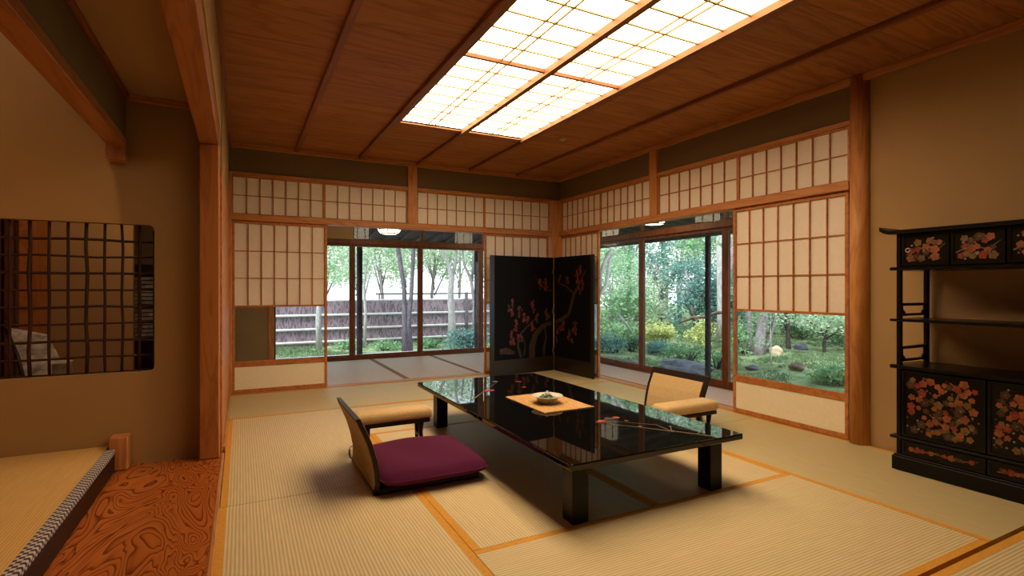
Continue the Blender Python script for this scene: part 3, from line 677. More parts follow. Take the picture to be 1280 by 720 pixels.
# ------------------------------------------------------------------ legless chairs
def floor_chair(x, y, rz, label):
    """local frame: sitter faces +x, back at x = 0, width along y"""
    o = thing('legless_chair', label, 'floor chair', (x, y, 0), rz, 'legless floor chairs')
    W = .322
    prof = [(.075, .012), (.085, .06), (.083, .12), (.068, .20), (.042, .29), (.008, .37), (-.022, .435)]      # bent plywood line, x at each z
    def sheet(t0, t1, w0, w1, z0=0, z1=1):
        mb = MB(); vs = []; n = 0
        pr = []
        for i in range(len(prof) - 1):
            for k in range(4):
                s = k / 4; pr.append((prof[i][0] * (1 - s) + prof[i + 1][0] * s, prof[i][1] * (1 - s) + prof[i + 1][1] * s))
        pr.append(prof[-1])
        a = int(z0 * (len(pr) - 1)); b = int(z1 * (len(pr) - 1)) + 1; pr = pr[a:b]
        for (px, pz) in pr:
            for tt in (t0, t1):
                for ww in (w0, w1): vs.append((px + tt, ww, pz))
        fs = []; m = len(pr)
        for i in range(m - 1):
            q = 4 * i; fs += [(q, q + 1, q + 5, q + 4), (q + 2, q + 6, q + 7, q + 3), (q, q + 4, q + 6, q + 2), (q + 1, q + 3, q + 7, q + 5)]
        fs += [(0, 2, 3, 1), (4 * m - 4, 4 * m - 3, 4 * m - 1, 4 * m - 2)]
        return mb.add(vs, fs, None, False)
    fr = MB()
    for s in (-1, 1):
        e = sheet(-.012, .014, s * (W - .035) if s > 0 else -W, s * W if s > 0 else -W + .035); fr.add(e.v, e.f)
    e = sheet(-.012, .014, -W + .035, W - .035, .88, 1); fr.add(e.v, e.f)
    e = sheet(-.012, .014, -W + .035, W - .035, 0, .12); fr.add(e.v, e.f)
    fr.build('back_frame', M['black_wood'], o, False)
    sheet(.002, .02, -W + .036, W - .036, .10, .89).build('backrest_pad', M['uphol'], o, False)
    sheet(-.016, .001, -W + .012, W - .012, .03, .965).build('back_cover', M['uphol_back'], o, False)
    MB().box(.06, .70, -W, W, .0, .036, None, .008, 2).build('seat_board', M['black_wood'], o, False)
    lp = MB(); lp.tube([(.072, W - .015, .105), (.052, W - .015, .112), (.046, W - .015, .09), (.046, W - .015, .055), (.054, W - .015, .035), (.076, W - .015, .035)], .005, 8)
    lp.build('carrying_loop', M['steel'], o, False)
    return o
floor_chair(.585, 3.24, 0, 'legless chair with a purple cushion on the left side of the table')
floor_chair(3.335, 3.345, math.pi, 'legless beige-backed chair without a visible cushion, on the window side of the table')

def cushion(name, label, cat, x0, x1, y0, y1, z0, z1, mat, grp=None):
    bm = bmesh.new(); bmesh.ops.create_grid(bm, x_segments=24, y_segments=24, size=1)
    o = thing(name, label, cat, ((x0 + x1) / 2, (y0 + y1) / 2, z0), 0, grp)
    hx, hy, h = (x1 - x0) / 2, (y1 - y0) / 2, z1 - z0
    vs = []; fs = []; n = 25
    def prof(u, v, s):
        e = max(0, (1 - abs(u) ** 5.5)) ** .5 * max(0, (1 - abs(v) ** 5.5)) ** .5
        pin = 1 - .035 * (1 - u * u) * (abs(v) ** 4)                       # sides drawn in a little between the corners
        pin2 = 1 - .035 * (1 - v * v) * (abs(u) ** 4)
        mid = h * .42
        z = mid + s * e * (h * .58 if s > 0 else h * .42) + (.006 * math.sin(5 * u + 2 * v) * e if s > 0 else 0)
        q = 1 - .10 * abs(u * v) ** 3.5
        return (hx * u * pin2 * q, hy * v * pin * q, max(0, z + s * h * .10 * (math.cos(u * 1.5) * math.cos(v * 1.5) - .5) * e if s > 0 else z))
    for s in (1, -1):
        for i in range(n):
            for j in range(n): vs.append(prof(-1 + 2 * i / 24, -1 + 2 * j / 24, s))
    for k in range(2):
        for i in range(24):
            for j in range(24):
                q = k * n * n + i * n + j; f = (q, q + n, q + n + 1, q + 1); fs.append(f if k == 0 else f[::-1])
    bm.free()
    MB().add(vs, fs, None, True).build('cushion_cover', mat, o, False)
    pp = MB(); edge = [prof(u, v, 1) for u, v in [(-1 + 2 * k / 24, -1) for k in range(25)] + [(1, -1 + 2 * k / 24) for k in range(1, 25)] + [(1 - 2 * k / 24, 1) for k in range(1, 25)] + [(-1, 1 - 2 * k / 24) for k in range(1, 24)]]
    pp.tube(edge + [edge[0]], .0045, 6); pp.build('seam', mat, o, False)
    return o
cushion('floor_cushion', 'thick plum-purple square cushion lying on the left legless chair', 'cushion',   .668, 1.345, 2.82, 3.545, .0365, .148, M['purple'])

def armrest(x, y, label):
    """freestanding padded armrest, long axis x"""
    o = thing('padded_armrest', label, 'armrest', (x, y, 0), 0, 'freestanding padded armrests')
    L, W = .27, .088
    bm = bmesh.new(); bmesh.ops.create_cube(bm, size=1); bm.transform(Matrix.Translation((0, 0, .255)) @ Matrix.Diagonal((2 * L, 2 * W, .075, 1)))
    bmesh.ops.bevel(bm, geom=bm.edges[:], offset=.032, segments=5, affect='EDGES', profile=.5)
    for v in bm.verts: v.co.z += .012 * (1 - (v.co.x / L) ** 2) * (1 if v.co.z > .255 else 0)
    MB().from_bm(bm, None, True).build('arm_pad', M['uphol'], o, False)
    MB().box(-L + .02, L - .02, -W + .012, W - .012, .192, .219, None, .006, 2).build('arm_board', M['black_wood'], o, False)
    for s in (-1, 1):
        g = MB()
        for t in (-1, 1): g.tube([(s * .19, t * .05, .195), (s * .187, t * .047, .12), (s * .192, t * .06, .045), (s * .195, t * .075, .018)], [.02, .014, .013, .016], 10)
        g.box(s * .19 - .014, s * .19 + .014, -.045, .045, .09, .105)
        g.build('leg', M['black_wood'], o, False)
        MB().tube([(s * .195, -.098, .022), (s * .195, -.08, .014), (s * .195, 0, .0125), (s * .195, .08, .014), (s * .195, .098, .022)], [.008, .0125, .012, .0125, .008], 10).build('foot', M['black_wood'], o, False)
    return o
armrest(.955, 3.685, 'padded beige armrest standing behind the purple cushion')
armrest(2.965, 2.905, 'padded beige armrest on the near side of the window-side chair')

# ------------------------------------------------------------------ folding screen
SA, SB, SC = Vector((2.862, 6.16, 0)), Vector((3.885, 6.27, 0)), Vector((3.945, 5.40, 0))
scr = thing('folding_screen', 'tall two-panel black lacquer folding screen with red plum blossoms in the corner', 'folding screen', SB)
SH = 1.575
def screen_panel(A, B, outer):
    """panel from A to B whose painted side is on the right hand when walking from A to B"""
    d = (B - A).normalized(); n = Vector((d.y, -d.x, 0)); L = (B - A).length
    def P(u, v, h=0): return A + d * u + Vector((0, 0, v)) + n * h
    def bx(mb, u0, u1, v0, v1, h0, h1, m=None):
        vs = [P(u, v, h) for h in (h0, h1) for v in (v0, v1) for u in (u0, u1)]
        mb.add(vs, [(0, 2, 3, 1), (4, 5, 7, 6), (0, 1, 5, 4), (2, 6, 7, 3), (0, 4, 6, 2), (1, 3, 7, 5)], m)
    b = MB(); bx(b, .0, L, .0, SH, -.012, .004); pn = b.build('screen_panel', M['lacquer_screen'], scr)
    f = MB(); w = .06
    lo_, hi_ = (w, L) if outer == 'left' else (0, L - w)
    for (u0, u1, v0, v1) in (((0, w, 0, SH) if outer == 'left' else (L - w, L, 0, SH)), (lo_, hi_, 0, .20)): bx(f, u0, u1, v0, v1, -.014, .0062)
    f.build('panel_border', M['screen_edge'], pn)
    return pn, P, d, n, A
pA, PA, dA, nA, oA = screen_panel(SA, SB, 'left')
pB, PB, dB, nB, oB = screen_panel(SB + Vector((.012, -.016, 0)), SC, 'right')
def on_panel(x, y, o, d, n):
    r = ray(x, y); t = (o - CP).dot(n) / r.dot(n); q = CP + r * t; return ((q - o).dot(d), q.z)
def sp(cx, cy):                                       # crop pixels of the painted area
    return 620 + cx * 125 / 600, 320 + cy * 150 / 720
pa, pb = MB(), MB()
def paint_line(pts, w, m):
    for mb, P, d, n, o, ok in ((pa, PA, dA, nA, oA, lambda u: u < 1.0), (pb, PB, dB, nB, oB, lambda u: u > .02)):
        q = [on_panel(*sp(*p), o, d, n) for p in pts]
        ww = w if isinstance(w, list) else [w] * len(q)
        keep = [(a, b) for a, b in zip(q, ww) if .03 < a[0] < (1.0 if mb is pa else .84) and .08 < a[1] < 1.54]
        if len(keep) > 1: stroke(mb, lambda u, v, h, P=P: P(u, v, h + .005), [a for a, _ in keep], [b for _, b in keep], m)
paint_line([(215, 610), (215, 540), (235, 470), (280, 420), (330, 400)], [.05, .05, .042, .034, .026], M['screen_bark'])
paint_line([(335, 400), (360, 395), (400, 380), (440, 345), (455, 290), (470, 230), (500, 170), (540, 85)], [.026, .026, .026, .03, .03, .028, .02, .008], M['screen_bark'])
paint_line([(150, 610), (130, 540), (135, 480), (180, 430), (215, 400), (245, 360)], [.02, .018, .016, .012, .009, .006], M['screen_bark'])
paint_line([(165, 600), (175, 540), (160, 480)], [.012, .009, .005], M['screen_bark'])
paint_line([(285, 600), (288, 540), (300, 490), (290, 420)], [.022, .02, .014, .01], M['screen_bark'])
paint_line([(465, 220), (420, 180), (380, 165), (340, 195)], [.014, .01, .008, .005], M['screen_bark'])
paint_line([(330, 210), (290, 200), (255, 150), (230, 120)], [.01, .008, .006, .004], M['screen_bark'])
paint_line([(20, 575), (60, 570), (110, 582)], [.035, .045, .02], M['screen_bark'])
for (cx, y0, y1) in ((95, 265, 360), (75, 300, 330), (140, 310, 370), (165, 350, 395), (190, 370, 400), (122, 390, 455), (220, 270, 350), (245, 350, 405), (300, 320, 390), (215, 400, 450), (90, 455, 530), (100, 500, 530), (135, 480, 520), (150, 480, 520),
                     (262, 145, 195), (300, 140, 205), (340, 180, 190), (385, 120, 170), (435, 130, 165), (490, 90, 160), (505, 65, 110), (520, 150, 200), (505, 195, 235), (360, 390, 450), (375, 430, 470), (365, 470, 515), (405, 400, 450), (440, 450, 500), (460, 500, 520), (480, 400, 470), (465, 440, 460), (350, 350, 380)):
    y = y0
    while y <= y1:
        x = cx + rnd.uniform(-6, 6); mb, P, d, n, oo = (pa, PA, dA, nA, oA) if 620 + cx * 125 / 600 < 691 else (pb, PB, dB, nB, oB)
        u, v = on_panel(*sp(x, y), oo, d, n)
        if .05 < u < (.985 if mb is pa else .82): blossom(mb, lambda a, b, h, P=P: P(a, b, h + .006), u, v, rnd.uniform(.017, .028), M[rnd.choice(['screen_red', 'screen_red', 'screen_rose', 'screen_bark'])], M['screen_bark'], rnd.random() * 6)
        y += rnd.uniform(11, 17)
for (cx, cy_) in [(c_[0] + rnd.uniform(-16, 16), rnd.uniform(c_[1], c_[2])) for c_ in ((95, 265, 360), (140, 310, 370), (165, 340, 400), (122, 390, 455), (220, 270, 350), (245, 350, 405), (300, 320, 390), (215, 400, 450), (90, 455, 530), (135, 470, 520), (265, 145, 195), (300, 140, 205), (385, 120, 170), (435, 130, 165), (490, 90, 160), (515, 150, 210), (360, 390, 460), (375, 430, 500), (405, 400, 450), (450, 440, 510), (480, 400, 470)) for _ in range(3)]:
    mb, P, d, n, oo = (pa, PA, dA, nA, oA) if 620 + cx * 125 / 600 < 691 else (pb, PB, dB, nB, oB)
    u, v = on_panel(*sp(cx, cy_), oo, d, n)
    if .05 < u < (.985 if mb is pa else .82): blossom(mb, lambda a, b, h, P=P: P(a, b, h + .007), u, v, rnd.uniform(.010, .02), M[rnd.choice(['screen_red', 'screen_rose', 'screen_bark'])], M['screen_bark'], rnd.random() * 6)
pa.build('blossom_painting', None, pA); pb.build('blossom_painting', None, pB)
hg = MB()
for z in (.25, .8, 1.35): hg.box(SB.x - .02, SB.x + .012, SB.y - .014, SB.y + .012, z, z + .06)
hg.build('hinge', M['metal'], scr)

# ------------------------------------------------------------------ lacquer cabinet
CX0, CX1, CYL, CYR = 3.70, 4.065, 1.854, .50
cab = thing('lacquer_cabinet', 'black lacquer display cabinet with orange blossom doors against the right wall', 'cabinet', ((CX0 + CX1) / 2, (CYL + CYR) / 2, 0))
b = MB(); b.box(CX0 - .012, CX1, CYR - .012, CYL + .012, 0, .088, None, .004, 1); b.box(CX0 - .004, CX1, CYR - .004, CYL + .004, .088, .10, None, .003, 1); b.build('plinth', M['lacquer_soft'], cab)
ps = MB()
def post(x, y, z0, z1): MB().box(x, x + .026, y, y + .026, z0, z1, None, .003, 1).build('post', M['lacquer_soft'], cab)
ym = (CYL + CYR) / 2
for y in (CYL - .034, CYR + .008):
    post(CX0 + .004, y, .10, 1.49); post(CX1 - .036, y, .10, 1.49)
def board(z0, z1, out, name='shelf_board'):
    MB().box(CX0 - .004, CX1 - .004, CYR - out, CYL + out, z0, z1, None, .004, 1).build(name, M['lacquer_soft'], cab)
board(.196, .214, .028); board(.640, .662, .028); board(.938, .954, .028); board(1.262, 1.282, .028)
# top board with upturned ends
tpb = MB(); pr = [(CYR - .075, 1.535), (CYR - .05, 1.517), (CYR - .02, 1.508), (CYL + .02, 1.508), (CYL + .05, 1.517), (CYL + .075, 1.535)]
vs = []; fs = []
for (y, z) in pr:
    for x in (CX0 - .03, CX1):
        for dz in (-.018, .006): vs.append((x, y, z + dz))
for i in range(len(pr) - 1):
    q = 4 * i; fs += [(q, q + 4, q + 5, q + 1), (q + 2, q + 3, q + 7, q + 6), (q + 1, q + 5, q + 7, q + 3), (q, q + 2, q + 6, q + 4)]
fs += [(0, 1, 3, 2), (20, 22, 23, 21)]
tpb.add(vs, fs); tpb.build('top_board', M['lacquer_soft'], cab)
MB().box(CX1 - .012, CX1 - .004, CYR + .02, CYL - .012, .10, .64).build('back_panel', M['lacquer_soft'], cab)
MB().box(CX1 - .012, CX1 - .004, CYR + .02, CYL - .012, 1.28, 1.49).build('back_panel', M['lacquer_soft'], cab)
# side carved panels in both open levels
for y in (CYL - .028, CYR + .014):
    for z in (.954, .664):
        c = MB(); xa, xb = CX0 + .03, CX1 - .036
        zt = z + (.10 if z > .9 else .115); zb = z + .034
        c.box(xa, xb, y, y + .014, zt - .018, zt); c.box(xa, xb, y, y + .014, zb - .016, zb)
        for (u, s) in ((xa, 1), (xb, -1)):
            c.box(u, u + s * .020, y + .002, y + .012, zb, zt - .016); c.box(u, u + s * .045, y + .002, y + .012, zb, zb + .012); c.box(u, u + s * .032, y + .002, y + .012, zb + .010, zb + .022)
        c.build('carved_side_rail', M['lacquer_soft'], cab)
# solid sides around the door sections
for y in (CYL - .024, CYR + .012):
    for (z0, z1) in ((.10, .64), (1.28, 1.49)):
        MB().box(CX0 + .028, CX1 - .036, y, y + .010, z0, z1).build('side_panel', M['lacquer_soft'], cab)
def painted_front(name, y0, y1, z0, z1, nbl, seed, rs=(.014, .026), trunk=True, handle=False):
    """y0 > y1: left edge, right edge as seen from the room"""
    rr = random.Random(seed)
    d = MB(); t = .016; X = CX0 + .006
    d.box(X, X + .014, y1, y0, z0, z1)
    d.box(X - .005, X, y1, y0, z1 - t, z1); d.box(X - .005, X, y1, y0, z0, z0 + t); d.box(X - .005, X, y0 - t, y0, z0 + t, z1 - t); d.box(X - .005, X, y1, y1 + t, z0 + t, z1 - t)
    o = d.build(name, M['lacquer_soft'], cab)
    P = lambda u, v, h: (X - .0006 - h, y0 - u, z0 + v)
    W, H = y0 - y1, z1 - z0; p = MB()
    ins = t + .012
    if trunk:
        stroke(p, P, [(W * .35, H * .12), (W * .6, H * .22), (W * .74, H * .42), (W * .66, H * .6), (W * .72, H * .8), (W * .6, H * .9)], [.014, .014, .012, .009, .006, .003], M['gold'])
        stroke(p, P, [(W * .9, H * .3), (W * .6, H * .42), (W * .3, H * .62), (W * .15, H * .75)], [.006, .005, .004, .002], M['bark_inlay'])
        stroke(p, P, [(W * .74, H * .05 + .02), (W * .66, H * .2), (W * .45, H * .3), (W * .3, H * .45)], [.012, .009, .006, .002], M['gold'])
    else:
        stroke(p, P, [(W * .1, H * .35), (W * .4, H * .55), (W * .7, H * .4), (W * .92, H * .65)], [.004, .005, .004, .002], M['gold'])
    done = []
    for k in range(nbl * 6):
        if len(done) >= nbl: break
        u, v, r = rr.uniform(ins + .02, W - ins - .02), rr.uniform(ins + .012, H - ins - .012), rr.uniform(*rs)
        if v - r < t or v + r > H - t: continue
        if any(math.hypot(u - a, v - b) < (r + c) * .72 for a, b, c in done): continue
        done.append((u, v, r)); blossom(p, P, u, v, r, M[rr.choice(['orange', 'red', 'orange', 'gold', 'bark_inlay'])], M['gold'], rr.random() * 6)
    for k in range(nbl):
        u, v = rr.uniform(ins, W - ins), rr.uniform(ins, H - ins); blossom(p, P, u, v, .006, M[rr.choice(['gold', 'silver', 'bark_inlay'])], None, 0)
    p.build('blossom_painting', None, o)
    if handle:
        h = MB(); h.tube([(X - .006, y0 - .035 + .012 * math.cos(a * math.pi / 6), (z0 + z1) / 2 + .012 * math.sin(a * math.pi / 6)) for a in range(13)], .003, 6)
        h.build('ring_pull', M['steel'], o)
    return o
e0, e1 = CYL - .036, CYR + .036
dw = (e0 - e1) / 3
for k in range(3):
    painted_front('lower_door', e0 - dw * k - .004, e0 - dw * (k + 1) + .004, .222, .632, 58, 11 + k)
    painted_front('drawer', e0 - dw * k - .004, e0 - dw * (k + 1) + .004, .106, .192, 9, 31 + k, (.012, .020), False)
dw = (e0 - e1) / 5
for k in range(5): painted_front('upper_door', e0 - dw * k - .004, e0 - dw * (k + 1) + .004, 1.288, 1.484, 17, 51 + k, (.016, .027), False, k in (0, 4))

# ------------------------------------------------------------------ garden
gr = MB(); nx, ny = 56, 60
def ground_z(x, y):
    z = GZ
    if x > 7.5: z += .30 * max(0, min(1, (x - 8.2) / 5)) ** 1.3 * (1 if y < 16 else 1)
    z += .05 * math.sin(x * 1.3 + .5) * math.cos(y * .9)
    if x > 6.6 and y < 11: z += .16 * math.exp(-((x - 9.0) ** 2 / 2.4 + (y - 6.2) ** 2 / 2.2))
    return z
xs = [-8 + 38 * i / nx for i in range(nx + 1)]; ys = [-4 + 34 * j / ny for j in range(ny + 1)]
gr.add([(x, y, ground_z(x, y)) for x in xs for y in ys], [(i * (ny + 1) + j, (i + 1) * (ny + 1) + j, (i + 1) * (ny + 1) + j + 1, i * (ny + 1) + j + 1) for i in range(nx) for j in range(ny)], None, True)
struct('garden_ground', gr, M['moss'])
gv = MB(); gv.box(-3, 6.6, GY + .1, 12.6, GZ - .2, GZ + .055); o = struct('garden_gravel', gv, M['gravel'])

VX = .12; OWN = {}; JOBS = []
def vkey(p): return (int(math.floor(p[0] / VX)), int(math.floor(p[1] / VX)), int(math.floor(p[2] / VX)))
def claim_tube(pts, rad, who):
    for i in range(len(pts) - 1):
        a, b = Vector(pts[i]), Vector(pts[i + 1]); n = max(1, int((b - a).length / .05)); r = max(rad[i], rad[min(i + 1, len(rad) - 1)])
        for k in range(n + 1):
            p = a.lerp(b, k / n)
            for d in ((0, 0), (r, 0), (-r, 0), (0, r), (0, -r)): OWN.setdefault(vkey((p.x + d[0], p.y + d[1], p.z)), who)
def keep_free(c, who):
    """leaves only grow where no other plant already is"""
    out = np.ones(len(c), bool); mine = []
    for i, p in enumerate(c):
        if FY - .2 < p[1] < FY + .25 and p[2] < 1.1: out[i] = False; continue
        x, y, z = vkey(p)
        for dx in (-1, 0, 1):
            for dy in (-1, 0, 1):
                for dz in (-1, 0, 1):
                    if OWN.get((x + dx, y + dy, z + dz), who) != who: out[i] = False
        if out[i]: mine.append((x, y, z))
    for k in mine: OWN[k] = who
    return out
FY = 15.2
def leaves_mesh(name, blobs, n, size, mat, parent, seed, droop=.0):
    g = np.random.default_rng(seed)
    bl = np.array([[*b[:3], *(b[3] if isinstance(b[3], tuple) else (b[3],) * 3)] for b in blobs], float)
    vol = np.prod(bl[:, 3:6], axis=1) ** (2 / 3); idx = g.choice(len(bl), n, p=vol / vol.sum())
    d = g.normal(size=(n, 3)); d /= np.linalg.norm(d, axis=1)[:, None]; rr = g.random(n) ** .45
    c = bl[idx, :3] + d * rr[:, None] * bl[idx, 3:6]
    # clump the leaves on twigs
    m_ = max(4, n // 14); c = c[np.arange(n) % m_] + g.normal(size=(n, 3)) * (size * 2.6, size * 2.6, size * 1.5)
    c = c[keep_free(c, parent.name)]; n = len(c)
    a = g.normal(size=(n, 3)); a[:, 2] *= .5; a /= np.linalg.norm(a, axis=1)[:, None]
    b = np.cross(a, g.normal(size=(n, 3))); b /= np.linalg.norm(b, axis=1)[:, None]
    s = size * g.uniform(.6, 1.3, n)[:, None]
    off = np.array(parent_loc(parent))
    V = np.stack([c - a * s, c + b * s * .42, c + a * s, c - b * s * .42], 1).reshape(-1, 3) - off
    me = bpy.data.meshes.new(name); me.vertices.add(4 * n); me.vertices.foreach_set('co', V.ravel())
    me.loops.add(4 * n); me.loops.foreach_set('vertex_index', np.arange(4 * n, dtype=np.int32))
    me.polygons.add(n); me.polygons.foreach_set('loop_start', np.arange(0, 4 * n, 4, dtype=np.int32)); me.polygons.foreach_set('loop_total', np.full(n, 4, dtype=np.int32))
    me.update(calc_edges=True); me.validate(); me.materials.append(mat)
    o = bpy.data.objects.new(name, me); col.objects.link(o); o.parent = parent; return o
def tree(trunks, blobs, n, size, leafm, barkm, label, seed, group=None):
    """trunks: list of (points, radii) in world space"""
    b0 = trunks[0][0][0]
    o = thing('garden_tree', label, 'tree', b0, 0, group)
    mb = MB()
    for pts, rad in trunks: mb.tube(pts, rad, 9); claim_tube(pts, rad, o.name)
    mb.build('trunk', barkm, o)
    if n: JOBS.append((blobs, n, size, leafm, o, seed))
    return o
def shrub(c, r, n, size, leafm, label, seed, group=None):
    o = thing('garden_bush', label, 'bush', (c[0], c[1], ground_z(c[0], c[1])), 0, group)
    g = random.Random(seed); z = ground_z(c[0], c[1])
    mb = MB()
    for k in range(7):
        a = g.random() * 6.28; q_ = [(c[0] + .04 * math.cos(a), c[1] + .04 * math.sin(a), z - .03), (c[0] + r[0] * .35 * math.cos(a), c[1] + r[1] * .35 * math.sin(a), z + r[2] * .7), (c[0] + r[0] * .6 * math.cos(a), c[1] + r[1] * .6 * math.sin(a), z + r[2] * 1.3)]; mb.tube(q_, [.018, .012, .006], 5); claim_tube(q_, [.018, .012, .006], o.name)
    mb.build('stems', M['bark_dark'], o)
    bl = [(c[0] + g.uniform(-.55, .55) * r[0], c[1] + g.uniform(-.55, .55) * r[1], z + r[2] * g.uniform(.55, 1.25), tuple(q * g.uniform(.45, .65) for q in r)) for k in range(9)]
    JOBS.insert(0, (bl, n, size, leafm, o, seed)); return o
def W(px, py, z=GZ): return onz(px, py, z)
def at_y(px, py, Y): return ony(px, py, Y)
def at_d(px, py, k): return CP + ray(px, py) * k

# --- far garden: fence
FY = 15.2
fen = thing('brushwood_fence', 'long purplish brushwood fence with three bamboo rails behind the far garden', 'fence', (4, FY, GZ))
MB().box(-4, 11, FY, FY + .08, GZ - .1, .78).build('brushwood_panel', M['brush'], fen)
for z in (-.33, .02, .40): MB().tube([(-4, FY - .03, z), (11, FY - .03, z + .01)], .035, 8).build('bamboo_rail', M['bamboo'], fen)
cp = MB(); cp.tube([(-4, FY + .03, .80), (11, FY + .03, .80)], .03, 8); cp.build('fence_cap', M['bamboo'], fen)
for px in (583,):
    p = ony(px, 380, FY - .05); MB().tube([(p.x, FY - .05, GZ - .1), (p.x, FY - .05, 1.02)], .055, 8).build('fence_post', M['bark_dark'], fen)
a_, b_ = ony(470, 367, FY).x, ony(600, 367, FY).x
MB().tube([(a_, FY + .03, .98), (b_, FY + .03, .98)], .022, 8).build('top_pole', M['bark_dark'], fen)
for x_ in (a_ + .1, b_ - .1): MB().tube([(x_, FY + .03, .74), (x_, FY + .03, 1.0)], .02, 8).build('pole_support', M['bark_dark'], fen)
# --- far trees
b = W(508, 441); k = (b - CP).dot(FW)
tree([([b + Vector((0, 0, -.1)), at_d(506, 400, k), at_d(505, 360, k), at_d(499, 318, k), at_d(494, 290, k), at_d(480, 180, k)], [.12, .065, .055, .055, .05, .03]),
      ([b + Vector((.08, 0, -.1)), at_d(511, 400, k), at_d(514, 370, k), at_d(517, 310, k), at_d(524, 200, k)], [.10, .055, .05, .05, .03])],
     [(b.x - .6, b.y, 3.2, (1.6, 1.2, .9)), (b.x + .5, b.y + .3, 3.6, (1.5, 1.2, .9)), (b.x - .8, b.y + .5, 2.2, (.7, .6, .4))], 2600, .05, M['leaf_mid'], M['bark_dim'], 'tree with two dark trunks rising side by side behind the middle far pane', 1)
b = W(564, 432); k = (b - CP).dot(FW)
tree([([b + Vector((0, 0, -.1)), at_d(565, 400, k), at_d(563, 365, k), at_d(565, 345, k), at_d(560, 330, k), at_d(552, 312, k), at_d(540, 270, k)], [.14, .10, .085, .08, .055, .045, .03]),
      ([at_d(565, 348, k), at_d(570, 325, k), at_d(570, 300, k), at_d(578, 260, k)], [.06, .05, .04, .03])],
     [(b.x + .2, b.y, 3.0, (1.8, 1.4, .9)), (b.x + .9, b.y + .4, 2.3, (.8, .7, .4))], 2400, .05, M['leaf_pale'], M['bark_pale'], 'pale-barked forked tree behind the right far pane', 2)
b = W(593, 433); k = (b - CP).dot(FW)
tree([([b, at_d(593, 380, k), at_d(589, 350, k), at_d(580, 330, k), at_d(577, 300, k)], [.07, .05, .045, .03, .02]), ([at_d(590, 352, k), at_d(592, 320, k), at_d(588, 290, k)], [.04, .03, .02])],
     [(b.x + .3, b.y, 2.8, (1.4, 1.2, .8))], 1500, .05, M['leaf_mid'], M['bark'], 'thin forked tree at the right edge of the far garden', 3)
b = W(456, 435); k = (b - CP).dot(FW)
tree([([b, at_d(457, 390, k), at_d(455, 360, k), at_d(458, 330, k), at_d(462, 300, k)], [.05, .04, .035, .028, .02]), ([at_d(456, 370, k), at_d(462, 345, k), at_d(470, 325, k)], [.022, .018, .01])],
     [(b.x, b.y, 2.1, (.9, .8, .7)), (b.x - .3, b.y + .3, 1.5, (.5, .5, .4))], 1500, .045, M['leaf_pale'], M['bark_pale'], 'slender pale sapling left of the double-trunk tree', 4)
b = W(399, 438); k = (b - CP).dot(FW)
tree([([b, at_d(398, 400, k), at_d(400, 370, k), at_d(402, 330, k), at_d(420, 250, k)], [.08, .07, .065, .06, .04])],
     [(b.x + .3, b.y, 2.2, (.9, .8, .8)), (b.x + .5, b.y + .8, 1.6, (.6, .6, .4))], 1700, .045, M['leaf_mid'], M['bark_pale'], 'pale trunk seen in the lower glass of the far left panel', 5)
g = random.Random(5)
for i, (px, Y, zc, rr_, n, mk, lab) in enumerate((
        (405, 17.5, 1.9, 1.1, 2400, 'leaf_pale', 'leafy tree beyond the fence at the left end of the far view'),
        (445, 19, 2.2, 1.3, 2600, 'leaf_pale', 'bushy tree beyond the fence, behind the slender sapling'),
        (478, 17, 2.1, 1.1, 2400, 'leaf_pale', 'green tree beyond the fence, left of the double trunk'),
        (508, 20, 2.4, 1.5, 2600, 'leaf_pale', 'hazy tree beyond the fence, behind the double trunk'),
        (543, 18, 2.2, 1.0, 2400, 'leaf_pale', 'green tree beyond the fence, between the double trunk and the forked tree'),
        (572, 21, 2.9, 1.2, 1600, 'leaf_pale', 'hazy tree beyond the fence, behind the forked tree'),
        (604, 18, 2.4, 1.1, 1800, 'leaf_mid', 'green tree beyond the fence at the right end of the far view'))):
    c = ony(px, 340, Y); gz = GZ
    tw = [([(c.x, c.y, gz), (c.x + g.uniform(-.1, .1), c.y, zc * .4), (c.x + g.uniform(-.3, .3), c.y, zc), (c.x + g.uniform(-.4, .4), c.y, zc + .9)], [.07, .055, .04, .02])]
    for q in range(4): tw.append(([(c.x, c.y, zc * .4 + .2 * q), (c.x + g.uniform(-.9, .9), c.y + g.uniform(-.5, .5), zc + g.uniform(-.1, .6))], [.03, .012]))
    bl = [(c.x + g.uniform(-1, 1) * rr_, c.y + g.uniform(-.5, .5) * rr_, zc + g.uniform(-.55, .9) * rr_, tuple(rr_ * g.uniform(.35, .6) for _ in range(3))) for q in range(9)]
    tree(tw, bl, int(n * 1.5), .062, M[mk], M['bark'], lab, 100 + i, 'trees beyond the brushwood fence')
p = W(586, 441); shrub((p.x, p.y), (.55, .36, .42), 1500, .045, M['leaf_blue'], 'dark bush in front of the fence at the right of the far garden', 21)
p = W(432, 436); shrub((p.x, p.y), (.5, .4, .14), 700, .035, M['leaf_mid'], 'low ferns at the left of the far garden', 22)
p = W(540, 434); shrub((p.x, p.y), (.45, .3, .13), 900, .035, M['leaf_mid'], 'low ferns at the foot of the fence behind the right far pane', 23)
p = W(480, 436); shrub((p.x, p.y), (.7, .4, .13), 900, .035, M['leaf_mid'], 'low ferns left of the double-trunk tree', 24)

